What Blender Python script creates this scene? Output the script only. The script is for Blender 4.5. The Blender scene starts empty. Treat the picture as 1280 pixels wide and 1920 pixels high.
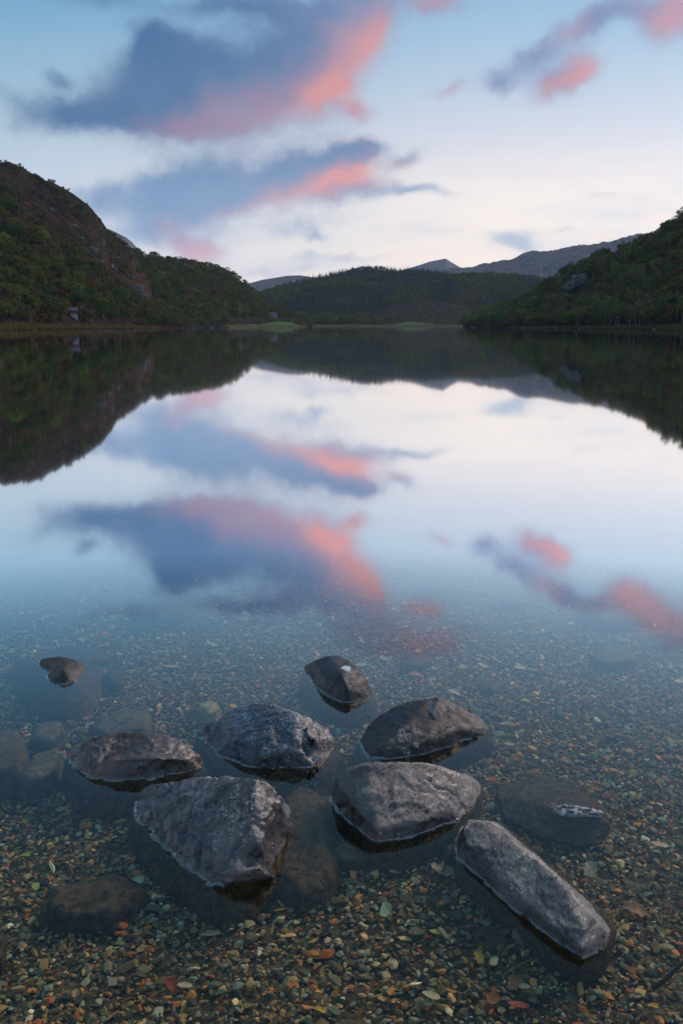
import bpy, bmesh, math, random
import numpy as np
from mathutils import Vector, Matrix

rng = np.random.default_rng(7)
random.seed(7)
SC = bpy.context.scene
COL = SC.collection
R = math.radians

# ------------------------------------------------------------------ camera
F, CX, CY, HZ = 1700.0, 640.0, 960.0, 610.0      # focal length, frame centre and horizon, in photograph pixels
CAM_H = 1.40
PITCH = math.atan((CY - HZ) / F)
cam_d = bpy.data.cameras.new('camera')
cam_d.sensor_fit = 'VERTICAL'
cam_d.sensor_height = 36.0
cam_d.lens = F / 1920.0 * 36.0
cam_d.clip_start, cam_d.clip_end = 0.05, 40000.0
cam = bpy.data.objects.new('camera', cam_d)
COL.objects.link(cam)
cam.location = (0, 0, CAM_H)
cam.rotation_euler = (math.pi / 2 - PITCH, 0, 0)
SC.camera = cam


def ray(px, py):
    """direction of the sight line through a point of the photograph"""
    u, v = (px - CX) / F, (CY - py) / F
    d = np.array([u, math.cos(PITCH) + v * math.sin(PITCH), -math.sin(PITCH) + v * math.cos(PITCH)])
    return d / np.linalg.norm(d)


def at(px, py, z=0.0):
    d = ray(px, py)
    t = (z - CAM_H) / d[2]
    return np.array([d[0] * t, d[1] * t, z])


def azel(px, py):
    d = ray(px, py)
    return math.atan2(d[0], d[1]), math.asin(d[2])


# ------------------------------------------------------------------ node helper
class NT:
    def __init__(self, tree):
        self.t = tree
        self.n = tree.nodes
        self.n.clear()

    def node(self, kind, **kw):
        o = self.n.new(kind)
        for k, v in kw.items():
            setattr(o, k, v)
        return o

    def put(self, sock, v):
        if v is None:
            return
        if isinstance(v, bpy.types.NodeSocket):
            self.t.links.new(v, sock)
        elif isinstance(v, (tuple, list)) and len(v) == 3 and sock.type == 'RGBA':
            sock.default_value = (*v, 1)
        else:
            sock.default_value = v

    def math(self, op, a, b=None, c=None, clamp=False):
        o = self.node('ShaderNodeMath', operation=op, use_clamp=clamp)
        for s, v in zip(o.inputs, (a, b, c)):
            self.put(s, v)
        return o.outputs[0]

    def vmath(self, op, a, b=None, out=0):
        o = self.node('ShaderNodeVectorMath', operation=op)
        self.put(o.inputs[0], a)
        if b is not None:
            self.put(o.inputs['Scale' if op == 'SCALE' else 1], b)
        return o.outputs['Value' if op in ('DOT_PRODUCT', 'LENGTH') else 'Vector']

    def rng(self, v, a, b, c=0.0, d=1.0, smooth=True):
        o = self.node('ShaderNodeMapRange', interpolation_type='SMOOTHSTEP' if smooth else 'LINEAR')
        for s, x in zip(o.inputs, (v, a, b, c, d)):
            self.put(s, x)
        return o.outputs[0]

    def mix(self, f, a, b, mode='MIX'):
        o = self.node('ShaderNodeMix', data_type='RGBA', blend_type=mode)
        self.put(o.inputs[0], f)
        self.put(o.inputs[6], a)
        self.put(o.inputs[7], b)
        return o.outputs[2]

    def noise(self, vec, scale, detail=4, rough=0.55, dist=0.0, col=False, kind='FBM'):
        o = self.node('ShaderNodeTexNoise')
        o.noise_type = kind
        self.put(o.inputs['Vector'], vec)
        o.inputs['Scale'].default_value = scale
        o.inputs['Detail'].default_value = detail
        o.inputs['Roughness'].default_value = rough
        o.inputs['Distortion'].default_value = dist
        return o.outputs['Color' if col else 0]

    def ramp(self, v, stops, interp='LINEAR'):
        o = self.node('ShaderNodeValToRGB')
        cr = o.color_ramp
        cr.interpolation = interp
        while len(cr.elements) < len(stops):
            cr.elements.new(0.5)
        for e, (p, c) in zip(cr.elements, stops):
            e.position = p
            e.color = (*c, 1)
        self.put(o.inputs[0], v)
        return o.outputs[0]

    def mapping(self, vec, loc=(0, 0, 0), rot=(0, 0, 0), scale=(1, 1, 1), kind='TEXTURE'):
        o = self.node('ShaderNodeMapping', vector_type=kind)
        self.put(o.inputs[0], vec)
        o.inputs[1].default_value = loc
        o.inputs[2].default_value = rot
        o.inputs[3].default_value = scale
        return o.outputs[0]


def srgb(r, g, b):
    f = lambda c: (c / 255 / 12.92) if c / 255 <= 0.04045 else ((c / 255 + 0.055) / 1.055) ** 2.4
    return (f(r), f(g), f(b))


# ------------------------------------------------------------------ sky (world)
SUN_AZ, SUN_EL = R(45), R(32)          # afterglow from beyond the right side of the view
world = bpy.data.worlds.new('World')
SC.world = world
world.use_nodes = True
W = NT(world.node_tree)
tc = W.node('ShaderNodeTexCoord')
dirv = W.vmath('NORMALIZE', tc.outputs['Generated'])
sep = W.node('ShaderNodeSeparateXYZ')
W.put(sep.inputs[0], dirv)
az = W.math('ARCTAN2', sep.outputs[0], sep.outputs[1])
el = W.math('ARCSINE', sep.outputs[2])
comb = W.node('ShaderNodeCombineXYZ')
W.put(comb.inputs[0], az)
W.put(comb.inputs[1], el)
uv = comb.outputs[0]
# warped coordinates: ragged edges at two sizes
nz1 = W.noise(dirv, 9.0, 3, 0.5, col=True)
nz2 = W.noise(dirv, 38.0, 4, 0.55, col=True)
w1 = W.vmath('SCALE', W.vmath('SUBTRACT', nz1, (0.5, 0.5, 0.5)), 0.050)
w2 = W.vmath('SCALE', W.vmath('SUBTRACT', nz2, (0.5, 0.5, 0.5)), 0.020)
uvw = W.vmath('ADD', W.vmath('ADD', uv, w1), w2)


def blobs(items, vec):
    acc = None
    for (px, py, rx, ry, rot, wt) in items:
        a, e = azel(px, py)
        a1, _ = azel(px + 30, py)
        _, e1 = azel(px, py - 30)
        ka, ke = (a1 - a) / 30, (e1 - e) / 30
        m = W.mapping(vec, (a, e, 0), (0, 0, R(rot)), (rx * ka * 1.08, ry * ke * 1.08, 1.0))
        q = W.math('EXPONENT', W.math('MULTIPLY', W.vmath('DOT_PRODUCT', m, m), -1.6))
        acc = W.math('MULTIPLY', q, wt) if acc is None else W.math('MULTIPLY_ADD', q, wt, acc)
    return acc


CLOUD = [  # px, py, rx, ry, rotation (deg, anticlockwise), weight : the big slate-and-rose cloud
    (110, 225, 95, 45, 5, .95), (230, 185, 120, 75, 15, 1.0), (285, 95, 75, 62, 25, 1.0), (360, 150, 130, 85, 10, 1.1),
    (315, 250, 135, 50, 0, .85), (455, 190, 130, 80, 10, 1.0), (560, 110, 130, 80, 35, 1.0), (640, 65, 110, 75, 30, 1.0),
    (520, 30, 140, 45, 5, .8), (610, 165, 75, 60, 50, .9), (665, 205, 45, 28, 0, .75), (690, 30, 80, 50, 20, .8),
    (400, 15, 110, 25, 0, .7), (830, 5, 60, 26, 0, .8), (180, 0, 130, 22, 0, .5), (92, 145, 26, 32, 60, .75), (30, 180, 60, 30, 0, .35),
    # the second, lower cloud
    (170, 372, 95, 34, 10, .70), (290, 388, 120, 60, 10, .95), (410, 362, 115, 68, 12, 1.0), (540, 335, 110, 66, 12, 1.0),
    (650, 318, 95, 56, 5, 1.0), (700, 285, 55, 25, 0, .9), (780, 305, 50, 22, 30, .7), (650, 370, 100, 30, 5, .8), (790, 362, 75, 13, 2, .75),
    (290, 440, 100, 28, 0, .55), (375, 468, 60, 28, 0, 1.0), (560, 430, 110, 22, 5, .50), (520, 500, 130, 14, 2, .62), (620, 480, 140, 10, 2, .55), (590, 450, 30, 14, 0, .6),
    # right side
    (930, 145, 40, 32, 10, .85), (1000, 115, 55, 35, 25, .85), (1085, 130, 65, 40, 25, 1.0), (1030, 160, 55, 28, 15, .8),
    (1080, 55, 70, 40, 30, .8), (1160, 25, 90, 32, 8, .75), (1250, 45, 70, 50, -10, .85), (845, 165, 32, 18, 15, .62),
    (965, 438, 62, 20, 5, .9), (990, 455, 52, 20, 0, .9), (1330, -30, 120, 70, 0, 1.0), (840, -70, 110, 60, 0, .9), (690, -60, 120, 60, 0, .8), (1060, 425, 22, 9, 0, .5), (1110, 365, 40, 10, 15, .40),
]
PINK = [
    (690, 70, 60, 60, 45, 1.0), (640, 140, 90, 65, 50, 1.15), (590, 185, 60, 40, 20, .8), (675, 205, 50, 40, 0, 1.0), (560, 190, 90, 45, 15, .55),
    (430, 222, 120, 52, 12, .70), (330, 258, 100, 34, 0, .65), (730, 50, 40, 50, 20, .7), (830, 5, 70, 30, 0, .7),
    (650, 350, 85, 32, 8, 1.15), (560, 370, 110, 30, 12, .95), (690, 335, 70, 30, 20, .85), (780, 320, 40, 20, 20, .7), (440, 395, 70, 14, 12, .45),
    (375, 466, 75, 30, 0, 1.5), (320, 425, 40, 20, 0, .5), (645, 268, 30, 6, 0, .8), (715, 262, 30, 6, 0, .8), (300, 337, 30, 5, 0, .7), (500, 287, 20, 5, 0, .5),
    (1100, 125, 55, 38, 20, 1.3), (1030, 165, 65, 25, 15, .9), (1070, 55, 40, 32, 40, .5), (1260, 50, 55, 50, 0, .8), (845, 165, 45, 25, 0, 1.0), (1170, 95, 30, 18, 0, .6),
    (985, 480, 55, 14, 10, .9), (1110, 365, 50, 16, 15, .9), (1320, -20, 120, 80, 0, .85), (840, -70, 110, 60, 0, .55), (740, 475, 100, 8, 3, .8), (560, 505, 60, 6, 0, .5),
]
fine = W.noise(W.mapping(uvw, scale=(1, .8, 1)), 26.0, 6, 0.62)
finer = W.noise(W.mapping(dirv, scale=(1, 1, .7)), 70.0, 5, 0.62)
field = blobs(CLOUD, uvw)
# soft cloud scraps carry on all round outside the frame
scraps = W.noise(W.mapping(dirv, scale=(1, 1, .35)), 3.1, 4, 0.55)
outside = W.math('MAXIMUM', W.rng(W.math('ABSOLUTE', az), 0.42, 0.60), W.rng(el, 0.42, 0.52))
field = W.math('ADD', field, W.math('MULTIPLY', W.rng(scraps, 0.52, 0.72), outside))
fuzz = W.math('ADD', W.math('MULTIPLY', W.math('SUBTRACT', fine, 0.5), 0.85), W.math('MULTIPLY', W.math('SUBTRACT', finer, 0.5), 0.34))
edge = W.math('MULTIPLY', W.math('SUBTRACT', field, 0.05), 4.0, clamp=True)
field = W.math('ADD', field, W.math('MULTIPLY', fuzz, edge))
dens = W.rng(field, 0.0, 1.22)
dens = W.math('MULTIPLY', dens, 0.95)
pink = W.math('ADD', blobs(PINK, uvw), W.math('MULTIPLY', W.math('SUBTRACT', fine, 0.5), 0.7))
pink = W.rng(pink, 0.05, 1.70, smooth=False)
# clear-sky colour by height, bluer to the left, warm to the right
elt = W.rng(el, 0.0, 0.75, smooth=False)
base = W.ramp(elt, [(0.0, srgb(250, 226, 212)), (0.06, srgb(255, 234, 220)), (0.12, srgb(255, 242, 229)), (0.19, srgb(246, 237, 233)), (0.257, srgb(217, 222, 234)),
                    (0.32, srgb(190, 209, 228)), (0.38, srgb(163, 195, 222)), (0.44, srgb(142, 181, 212)), (0.6, srgb(122, 165, 202)), (1.0, srgb(112, 156, 196))])
leftf = W.rng(az, 0.18, -0.42)
cool = W.ramp(elt, [(0.0, srgb(205, 212, 224)), (0.12, srgb(205, 215, 228)), (0.24, srgb(184, 206, 223)), (0.31, srgb(155, 192, 216)), (0.379, srgb(122, 173, 208)),
                    (0.44, srgb(96, 155, 194)), (0.6, srgb(88, 142, 184)), (1.0, srgb(100, 146, 188))])
sky = W.mix(leftf, base, cool)
behind = W.rng(W.math('ABSOLUTE', az), 1.0, 2.6)
sky = W.mix(behind, sky, W.ramp(elt, [(0.0, srgb(146, 152, 178)), (0.3, srgb(150, 172, 200)), (1.0, srgb(108, 152, 192))]))
body = W.mix(W.rng(az, -0.22, 0.16), srgb(58, 104, 152), srgb(120, 138, 178))
body = W.mix(W.rng(el, 0.20, 0.13), body, srgb(110, 146, 186))
body = W.mix(W.rng(el, 0.10, 0.05), body, srgb(186, 196, 214))
body = W.mix(W.math('MULTIPLY', W.rng(el, 0.15, 0.10), W.rng(az, 0.0, 0.14)), body, srgb(190, 200, 214))
body = W.mix(W.math('MULTIPLY', W.rng(nz1, 0.36, 0.70), 0.40), body, srgb(152, 164, 194))
rose = W.mix(W.rng(az, -0.28, 0.0), srgb(170, 130, 156), srgb(236, 154, 146))
rose = W.mix(W.rng(el, 0.11, 0.03), rose, srgb(240, 184, 182))
cloud = W.mix(W.math('MULTIPLY', pink, 0.86), body, rose)
veil = W.noise(W.mapping(uv, scale=(.22, .035, 1)), 1.0, 5, 0.6)
veil = W.math('MULTIPLY', W.rng(veil, 0.42, 0.68), W.rng(el, 0.25, 0.06))
sky = W.mix(W.math('MULTIPLY', veil, 0.55), sky, W.mix(W.rng(fine, .45, .65), srgb(206, 212, 226), srgb(244, 222, 220)))
glow = W.math('MULTIPLY_ADD', W.rng(el, 0.22, 0.02), 0.36, 1.0)
glow = W.math('MULTIPLY', glow, W.math('MULTIPLY_ADD', W.rng(az, -0.1, 0.5), 0.12, 1.0))
glow = W.math('MULTIPLY', glow, 1.06)
nish = W.node('ShaderNodeTexSky')
nish.sky_type = 'NISHITA'
nish.sun_disc = False
nish.sun_elevation = SUN_EL
nish.sun_rotation = SUN_AZ
bg_day = W.node('ShaderNodeBackground')
W.put(bg_day.inputs[0], nish.outputs[0])
bg_day.inputs[1].default_value = 0.05
bg_sky = W.node('ShaderNodeBackground')
W.put(bg_sky.inputs[0], sky)
W.put(bg_sky.inputs[1], glow)
bg_cloud = W.node('ShaderNodeBackground')
W.put(bg_cloud.inputs[0], cloud)
W.put(bg_cloud.inputs[1], glow)
bg_dusk = W.node('ShaderNodeMixShader')
W.put(bg_dusk.inputs[0], dens)
W.put(bg_dusk.inputs[1], bg_sky.outputs[0])
W.put(bg_dusk.inputs[2], bg_cloud.outputs[0])
mixw = W.node('ShaderNodeMixShader')
mixw.inputs[0].default_value = 0.97
W.put(mixw.inputs[1], bg_day.outputs[0])
W.put(mixw.inputs[2], bg_dusk.outputs[0])
wout = W.node('ShaderNodeOutputWorld')
W.put(wout.inputs[0], mixw.outputs[0])
world.cycles.sampling_method = 'MANUAL'
world.cycles.sample_map_resolution = 512

# ------------------------------------------------------------------ sun (afterglow, very soft)
sd = bpy.data.lights.new('sun', 'SUN')
sd.energy = 2.3
sd.angle = R(24)
sd.color = (1.0, 0.80, 0.70)
sun = bpy.data.objects.new('sun', sd)
COL.objects.link(sun)
sv = Vector((math.sin(SUN_AZ) * math.cos(SUN_EL), math.cos(SUN_AZ) * math.cos(SUN_EL), math.sin(SUN_EL)))
sun.rotation_euler = sv.to_track_quat('Z', 'Y').to_euler()
sun.location = (60, 60, 40)

SC.view_settings.view_transform = 'Standard'
SC.view_settings.look = 'None'
SC.view_settings.exposure = 0.0
SC.view_settings.gamma = 1.0
SC.view_settings.use_curve_mapping = False
SC.render.engine = 'CYCLES'
SC.cycles.use_denoising = True
SC.cycles.max_bounces = 8
SC.cycles.diffuse_bounces = 3
SC.cycles.glossy_bounces = 3
SC.cycles.transparent_max_bounces = 16
SC.cycles.volume_bounces = 0
SC.cycles.sample_clamp_indirect = 4.0


# ------------------------------------------------------------------ numpy noise
def _hash(ix, iy, iz, seed):
    h = (ix.astype(np.int64) * 374761393 + iy.astype(np.int64) * 668265263 + iz.astype(np.int64) * 2147483647 + seed * 974711) & 0xFFFFFFFF
    h = ((h ^ (h >> 13)) * 1274126177) & 0xFFFFFFFF
    h = ((h ^ (h >> 16)) * 2246822519) & 0xFFFFFFFF
    return ((h ^ (h >> 15)) & 0xFFFFFF) / float(0xFFFFFF)


def vnoise(p, seed=0):
    i = np.floor(p)
    f = p - i
    f = f * f * f * (f * (f * 6 - 15) + 10)
    i = i.astype(np.int64)
    out = 0
    for dx in (0, 1):
        wx = f[:, 0] if dx else 1 - f[:, 0]
        for dy in (0, 1):
            wy = f[:, 1] if dy else 1 - f[:, 1]
            for dz in (0, 1):
                wz = f[:, 2] if dz else 1 - f[:, 2]
                out = out + wx * wy * wz * _hash(i[:, 0] + dx, i[:, 1] + dy, i[:, 2] + dz, seed)
    return out * 2 - 1


def fbm(p, octv=4, seed=0, gain=0.5, ridged=False):
    a, s, tot = 1.0, 0.0, 0.0
    q = np.array(p, dtype=float)
    for o in range(octv):
        n = vnoise(q, seed + o * 17)
        if ridged:
            n = 1 - 2 * np.abs(n)
        s = s + a * n
        tot += a
        a *= gain
        q = q * 2.03 + 11.7
    return s / tot


def worley(p, seed=0):
    """distance to nearest and second nearest feature point, and a random value per cell"""
    i0 = np.floor(p).astype(np.int64)
    d1 = np.full(len(p), 9.0)
    d2 = np.full(len(p), 9.0)
    idv = np.zeros(len(p))
    for dx in (-1, 0, 1):
        for dy in (-1, 0, 1):
            for dz in (-1, 0, 1):
                c = i0 + np.array([dx, dy, dz])
                f = np.stack([_hash(c[:, 0], c[:, 1], c[:, 2], seed + k) for k in (1, 2, 3)], -1)
                d = np.linalg.norm(c + f - p, axis=1)
                v = _hash(c[:, 0], c[:, 1], c[:, 2], seed + 4)
                near = d < d1
                d2 = np.where(near, d1, np.minimum(d2, d))
                idv = np.where(near, v, idv)
                d1 = np.where(near, d, d1)
    return d1, d2, idv


# ------------------------------------------------------------------ object helpers
def tag(o, label=None, cat=None, group=None, kind=None):
    if label:
        o['label'] = label
    if cat:
        o['category'] = cat
    if group:
        o['group'] = group
    if kind:
        o['kind'] = kind
    return o


def link(name, me, mat=None, parent=None, smooth=True):
    o = bpy.data.objects.new(name, me)
    COL.objects.link(o)
    if mat is not None and not me.materials:
        me.materials.append(mat)
    if smooth:
        me.shade_smooth()
    if parent is not None:
        o.parent = parent
    return o


def empty(name, loc, rz=0.0):
    o = bpy.data.objects.new(name, None)
    COL.objects.link(o)
    o.location = loc
    o.rotation_euler = (0, 0, rz)
    o.empty_display_size = 0.2
    return o


def mesh_from(name, verts, faces):
    me = bpy.data.meshes.new(name)
    me.from_pydata([tuple(v) for v in verts], [], [tuple(f) for f in faces])
    me.update()
    return me


def grid_mesh(name, P):
    """P: (n, m, 3) array -> quad grid"""
    n, m = P.shape[:2]
    me = bpy.data.meshes.new(name)
    me.vertices.add(n * m)
    me.vertices.foreach_set('co', P.reshape(-1).astype(np.float32))
    i = np.arange(n * m).reshape(n, m)
    q = np.stack([i[:-1, :-1], i[:-1, 1:], i[1:, 1:], i[1:, :-1]], -1).reshape(-1, 4)
    me.loops.add(q.size)
    me.loops.foreach_set('vertex_index', q.reshape(-1).astype(np.int32))
    me.polygons.add(len(q))
    me.polygons.foreach_set('loop_start', np.arange(0, q.size, 4, dtype=np.int32))
    me.update(calc_edges=True)
    me.validate()
    return me


def hull_mesh(name, pts):
    bm = bmesh.new()
    for p in pts:
        bm.verts.new(tuple(p))
    r = bmesh.ops.convex_hull(bm, input=bm.verts)
    junk = [v for v in bm.verts if not v.link_faces]
    bmesh.ops.delete(bm, geom=junk, context='VERTS')
    bmesh.ops.recalc_face_normals(bm, faces=bm.faces)
    me = bpy.data.meshes.new(name)
    bm.to_mesh(me)
    bm.free()
    return me


def mat(name):
    m = bpy.data.materials.new(name)
    m.use_nodes = True
    return m, NT(m.node_tree)


def principled(T, color, rough=0.8, spec=0.5, normal=None, sub=None):
    b = T.node('ShaderNodeBsdfPrincipled')
    T.put(b.inputs['Base Color'], color)
    T.put(b.inputs['Roughness'], rough)
    T.put(b.inputs['Specular IOR Level'], spec)
    if normal is not None:
        T.put(b.inputs['Normal'], normal)
    o = T.node('ShaderNodeOutputMaterial')
    T.put(o.inputs[0], b.outputs[0])
    return b, o


def bump(T, h, strength=0.5, dist=0.01, prev=None):
    b = T.node('ShaderNodeBump')
    b.inputs['Strength'].default_value = strength
    b.inputs['Distance'].default_value = dist
    T.put(b.inputs['Height'], h)
    if prev is not None:
        T.put(b.inputs['Normal'], prev)
    return b.outputs[0]


def simple(name, c, rough=0.8, spec=0.3, var=0.25, scale=20):
    m, T = mat(name)
    g = T.node('ShaderNodeTexCoord').outputs['Object']
    n = T.noise(g, scale, 4)
    colr = T.mix(T.rng(n, 0.3, 0.7), tuple(x * (1 - var) for x in c), tuple(min(1, x * (1 + var)) for x in c))
    principled(T, colr, rough, spec)
    return m


# ------------------------------------------------------------------ lake bed shape
def bed_z(x, y):
    d = np.asarray(y, dtype=float)
    z = -(0.088 + 0.022 * (np.clip(d, -5, 9) - 1.6))
    z = z - 0.10 * np.clip(d - 9, 0, 40) - 0.0 * d
    back = np.clip(-(d + 1.0), 0, 60)
    z = z + 0.10 * back
    return np.maximum(z, -4.0) + 0.02 * np.sin(np.asarray(x) * 1.3 + 0.5) * np.clip(d / 3, 0, 1) + 0.012 * np.sin(d * 2.1 + np.asarray(x) * 0.7)


PEB_STOPS = [(0.0, (.030, .033, .030)), (.13, (.078, .082, .066)), (.25, (.048, .052, .043)), (.36, (.120, .122, .088)), (.46, (.105, .076, .040)),
             (.62, (.165, .118, .056)), (.73, (.25, .120, .045)), (.79, (.22, .074, .033)), (.835, (.31, .215, .11)), (.87, (.14, .165, .135)),
             (.965, (.32, .27, .175)), (.995, (.50, .47, .37))]


def pebble_material():
    m, T = mat('pebble stone')
    oi = T.node('ShaderNodeObjectInfo')
    g = T.node('ShaderNodeTexCoord').outputs['Object']
    c = T.ramp(oi.outputs['Random'], PEB_STOPS, 'CONSTANT')
    n = T.noise(T.vmath('ADD', g, T.vmath('SCALE', (7, 3, 5), oi.outputs['Random'])), 2.2, 5, 0.6)
    c = T.mix(T.math('MULTIPLY', T.rng(n, 0.45, 0.75), .5), c, (.11, .075, .04))
    hv = T.node('ShaderNodeHueSaturation')
    T.put(hv.inputs['Color'], c)
    T.put(hv.inputs['Value'], T.math('MULTIPLY_ADD', T.math('FRACT', T.math('MULTIPLY', oi.outputs['Random'], 113.7)), 1.3, 1.08))
    hv.inputs['Saturation'].default_value = 1.05
    principled(T, hv.outputs[0], 0.7, 0.15)
    return m


M_PEB = pebble_material()


def bed_material():
    m, T = mat('gravel bed')
    g = T.node('ShaderNodeNewGeometry').outputs['Position']
    v = T.node('ShaderNodeTexVoronoi')
    T.put(v.inputs['Vector'], T.mapping(g, scale=(1, 1.2, 1), kind='POINT'))
    v.inputs['Scale'].default_value = 42
    s = T.node('ShaderNodeSeparateColor')
    T.put(s.inputs[0], v.outputs['Color'])
    c = T.ramp(s.outputs[0], PEB_STOPS, 'CONSTANT')
    c = T.mix(0.45, c, (.045, .046, .036))
    c = T.mix(T.rng(T.noise(g, 0.8, 3), 0.4, 0.7), c, (.040, .034, .022))
    sp = T.node('ShaderNodeSeparateXYZ')
    T.put(sp.inputs[0], g)
    c = T.mix(T.rng(sp.outputs[2], -0.5, -1.6), c, (.020, .022, .018))   # dark silt colour, painting in the light lost in deep water
    n = bump(T, T.math('SUBTRACT', 1.0, v.outputs['Distance']), 0.6, 0.01)
    principled(T, c, 0.8, 0.15, n)
    return m


ys = np.concatenate([np.linspace(-60, -3, 25), np.linspace(-2.6, 14, 120), np.linspace(14.5, 60, 40), np.geomspace(64, 1500, 30)])
xs = np.concatenate([-np.geomspace(1500, 7, 40), np.linspace(-6.6, 6.6, 100), np.geomspace(7, 1500, 40)])
YY, XX = np.meshgrid(ys, xs, indexing='ij')
ZZ = bed_z(XX, YY)
lake_bed = link('lake_bed', grid_mesh('lake_bed', np.stack([XX, YY, ZZ], -1)), bed_material())
tag(lake_bed, 'gravelly bed of the lake under clear shallow water', kind='structure')


# ------------------------------------------------------------------ water
def water_material(name='still lake water', least=0.02):
    m, T = mat(name)
    g = T.node('ShaderNodeNewGeometry').outputs['Position']
    ge = T.node('ShaderNodeNewGeometry')
    cosv = T.math('ABSOLUTE', T.vmath('DOT_PRODUCT', ge.outputs['Normal'], ge.outputs['Incoming']))
    fres = T.math('MULTIPLY_ADD', T.math('POWER', T.math('SUBTRACT', 1.0, cosv), 7.4), 7.4, least)
    fres = T.math('MINIMUM', fres, 0.97)
    gl = T.node('ShaderNodeBsdfGlossy')
    gl.distribution = 'GGX'
    gl.inputs['Color'].default_value = (1, 1, 1, 1)
    gl.inputs['Roughness'].default_value = 0.03
    tr = T.node('ShaderNodeBsdfTransparent')
    tr.inputs[0].default_value = (1.0, .93, .76, 1)
    mx = T.node('ShaderNodeMixShader')
    T.put(mx.inputs[0], fres)
    T.put(mx.inputs[1], tr.outputs[0])
    T.put(mx.inputs[2], gl.outputs[0])
    o = T.node('ShaderNodeOutputMaterial')
    T.put(o.inputs[0], mx.outputs[0])
    return m


M_WATER = water_material()
M_FILM = water_material('water drawn up the stone', 0.15)
wx = np.array([-1400, -300, -40, -8, 8, 40, 300, 1400.0])
wy = np.array([-3.2, 2, 8, 20, 60, 200, 600, 1450.0])
WY, WX = np.meshgrid(wy, wx, indexing='ij')
lake = link('lake_water', grid_mesh('lake_water', np.stack([WX, WY, 0 * WX], -1)), M_WATER)
tag(lake, 'glassy still lake mirroring the dusk sky and hills', kind='structure')


# ------------------------------------------------------------------ hills
class Hill:
    """Land that climbs from its foot to a crest; foot, crest and height vary with bearing."""

    def __init__(self, sil, foot, crest, tree=0.0, back=500.0, rough=0.05, cell=60.0, seed=1, power=1.0, ridged=False, foot_z=-3.0, detail=0.0):
        self.detail = detail
        a = np.array([azel(x, y)[0] for x, y in sil])
        e = np.array([azel(x, y)[1] for x, y in sil])
        self.a0, self.a1 = a.min(), a.max()
        fa = np.array([azel(x, HZ)[0] for x, _ in foot])
        self.foot = lambda q: np.interp(q, fa, [d for _, d in foot])
        ca = np.array([azel(x, HZ)[0] for x, _ in crest])
        self.crest = lambda q: np.interp(q, ca, [d for _, d in crest])
        self.H = lambda q: np.maximum(np.interp(q, a, np.tan(e)) * self.crest(q) + CAM_H - tree, foot_z + .5)
        self.back, self.rough, self.cell, self.seed, self.power, self.ridged, self.foot_z = back, rough, cell, seed, power, ridged, foot_z

    def z(self, q, r):
        r0, r1, H = self.foot(q), self.crest(q), self.H(q)
        t = (r - r0) / (r1 - r0)
        up = np.clip(t, 0, 1) ** self.power * H
        dn = H * (1 - np.clip((r - r1) / self.back, 0, 1) ** 1.5)
        h = np.where(t <= 1, up, dn)
        h = np.where(t < 0, t * 40.0, h)
        p = np.stack([r * np.sin(q) / self.cell, r * np.cos(q) / self.cell, 0 * r], -1).reshape(-1, 3)
        n = fbm(p, 6, self.seed, 0.52, self.ridged).reshape(r.shape)
        amp = self.rough * np.maximum(H, 4) * np.clip(t * 3, 0, 1)
        if self.detail:
            n = n + self.detail * (fbm(p * 5.5, 4, self.seed + 9, 0.6, True).reshape(r.shape) - .2)
        return np.maximum(h + n * amp, self.foot_z)

    def build(self, name, m, na=320, nr=130, label=None):
        q = np.linspace(self.a0, self.a1, na)[:, None]
        t = np.concatenate([np.linspace(-0.06, 1.0, nr), 1 + np.linspace(0, 1, 30)[1:] ** 1.3])[None, :]
        r0, r1 = self.foot(q), self.crest(q)
        r = np.where(t <= 1, r0 + (r1 - r0) * t, r1 + (t - 1) * self.back)
        qq = np.broadcast_to(q, r.shape)
        z = self.z(qq, r)
        me = grid_mesh(name, np.stack([r * np.sin(qq), r * np.cos(qq), z], -1))
        o = link(name, me, m)
        tag(o, label, kind='structure')
        return o

    def sample(self, n, t0=0.0, t1=1.05, mask=None, x0=None, x1=None):
        a0 = self.a0 if x0 is None else azel(x0, HZ)[0]
        a1 = self.a1 if x1 is None else azel(x1, HZ)[0]
        q = rng.uniform(a0, a1, n)
        t = rng.uniform(t0, t1, n)
        r0, r1 = self.foot(q), self.crest(q)
        r = np.where(t <= 1, r0 + (r1 - r0) * t, r1 + (t - 1) * self.back)
        keep = np.ones(n, bool) if mask is None else mask(q, r, t)
        q, r, t = q[keep], r[keep], t[keep]
        z = self.z(q, r)
        k = z > 0.25
        return np.stack([r * np.sin(q), r * np.cos(q), z], -1)[k]


def to_px(P):
    d = P - np.array([0, 0, CAM_H])
    fw = d[:, 1] * math.cos(PITCH) - d[:, 2] * math.sin(PITCH)
    up = d[:, 1] * math.sin(PITCH) + d[:, 2] * math.cos(PITCH)
    return CX + F * d[:, 0] / fw, CY - F * up / fw


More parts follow.
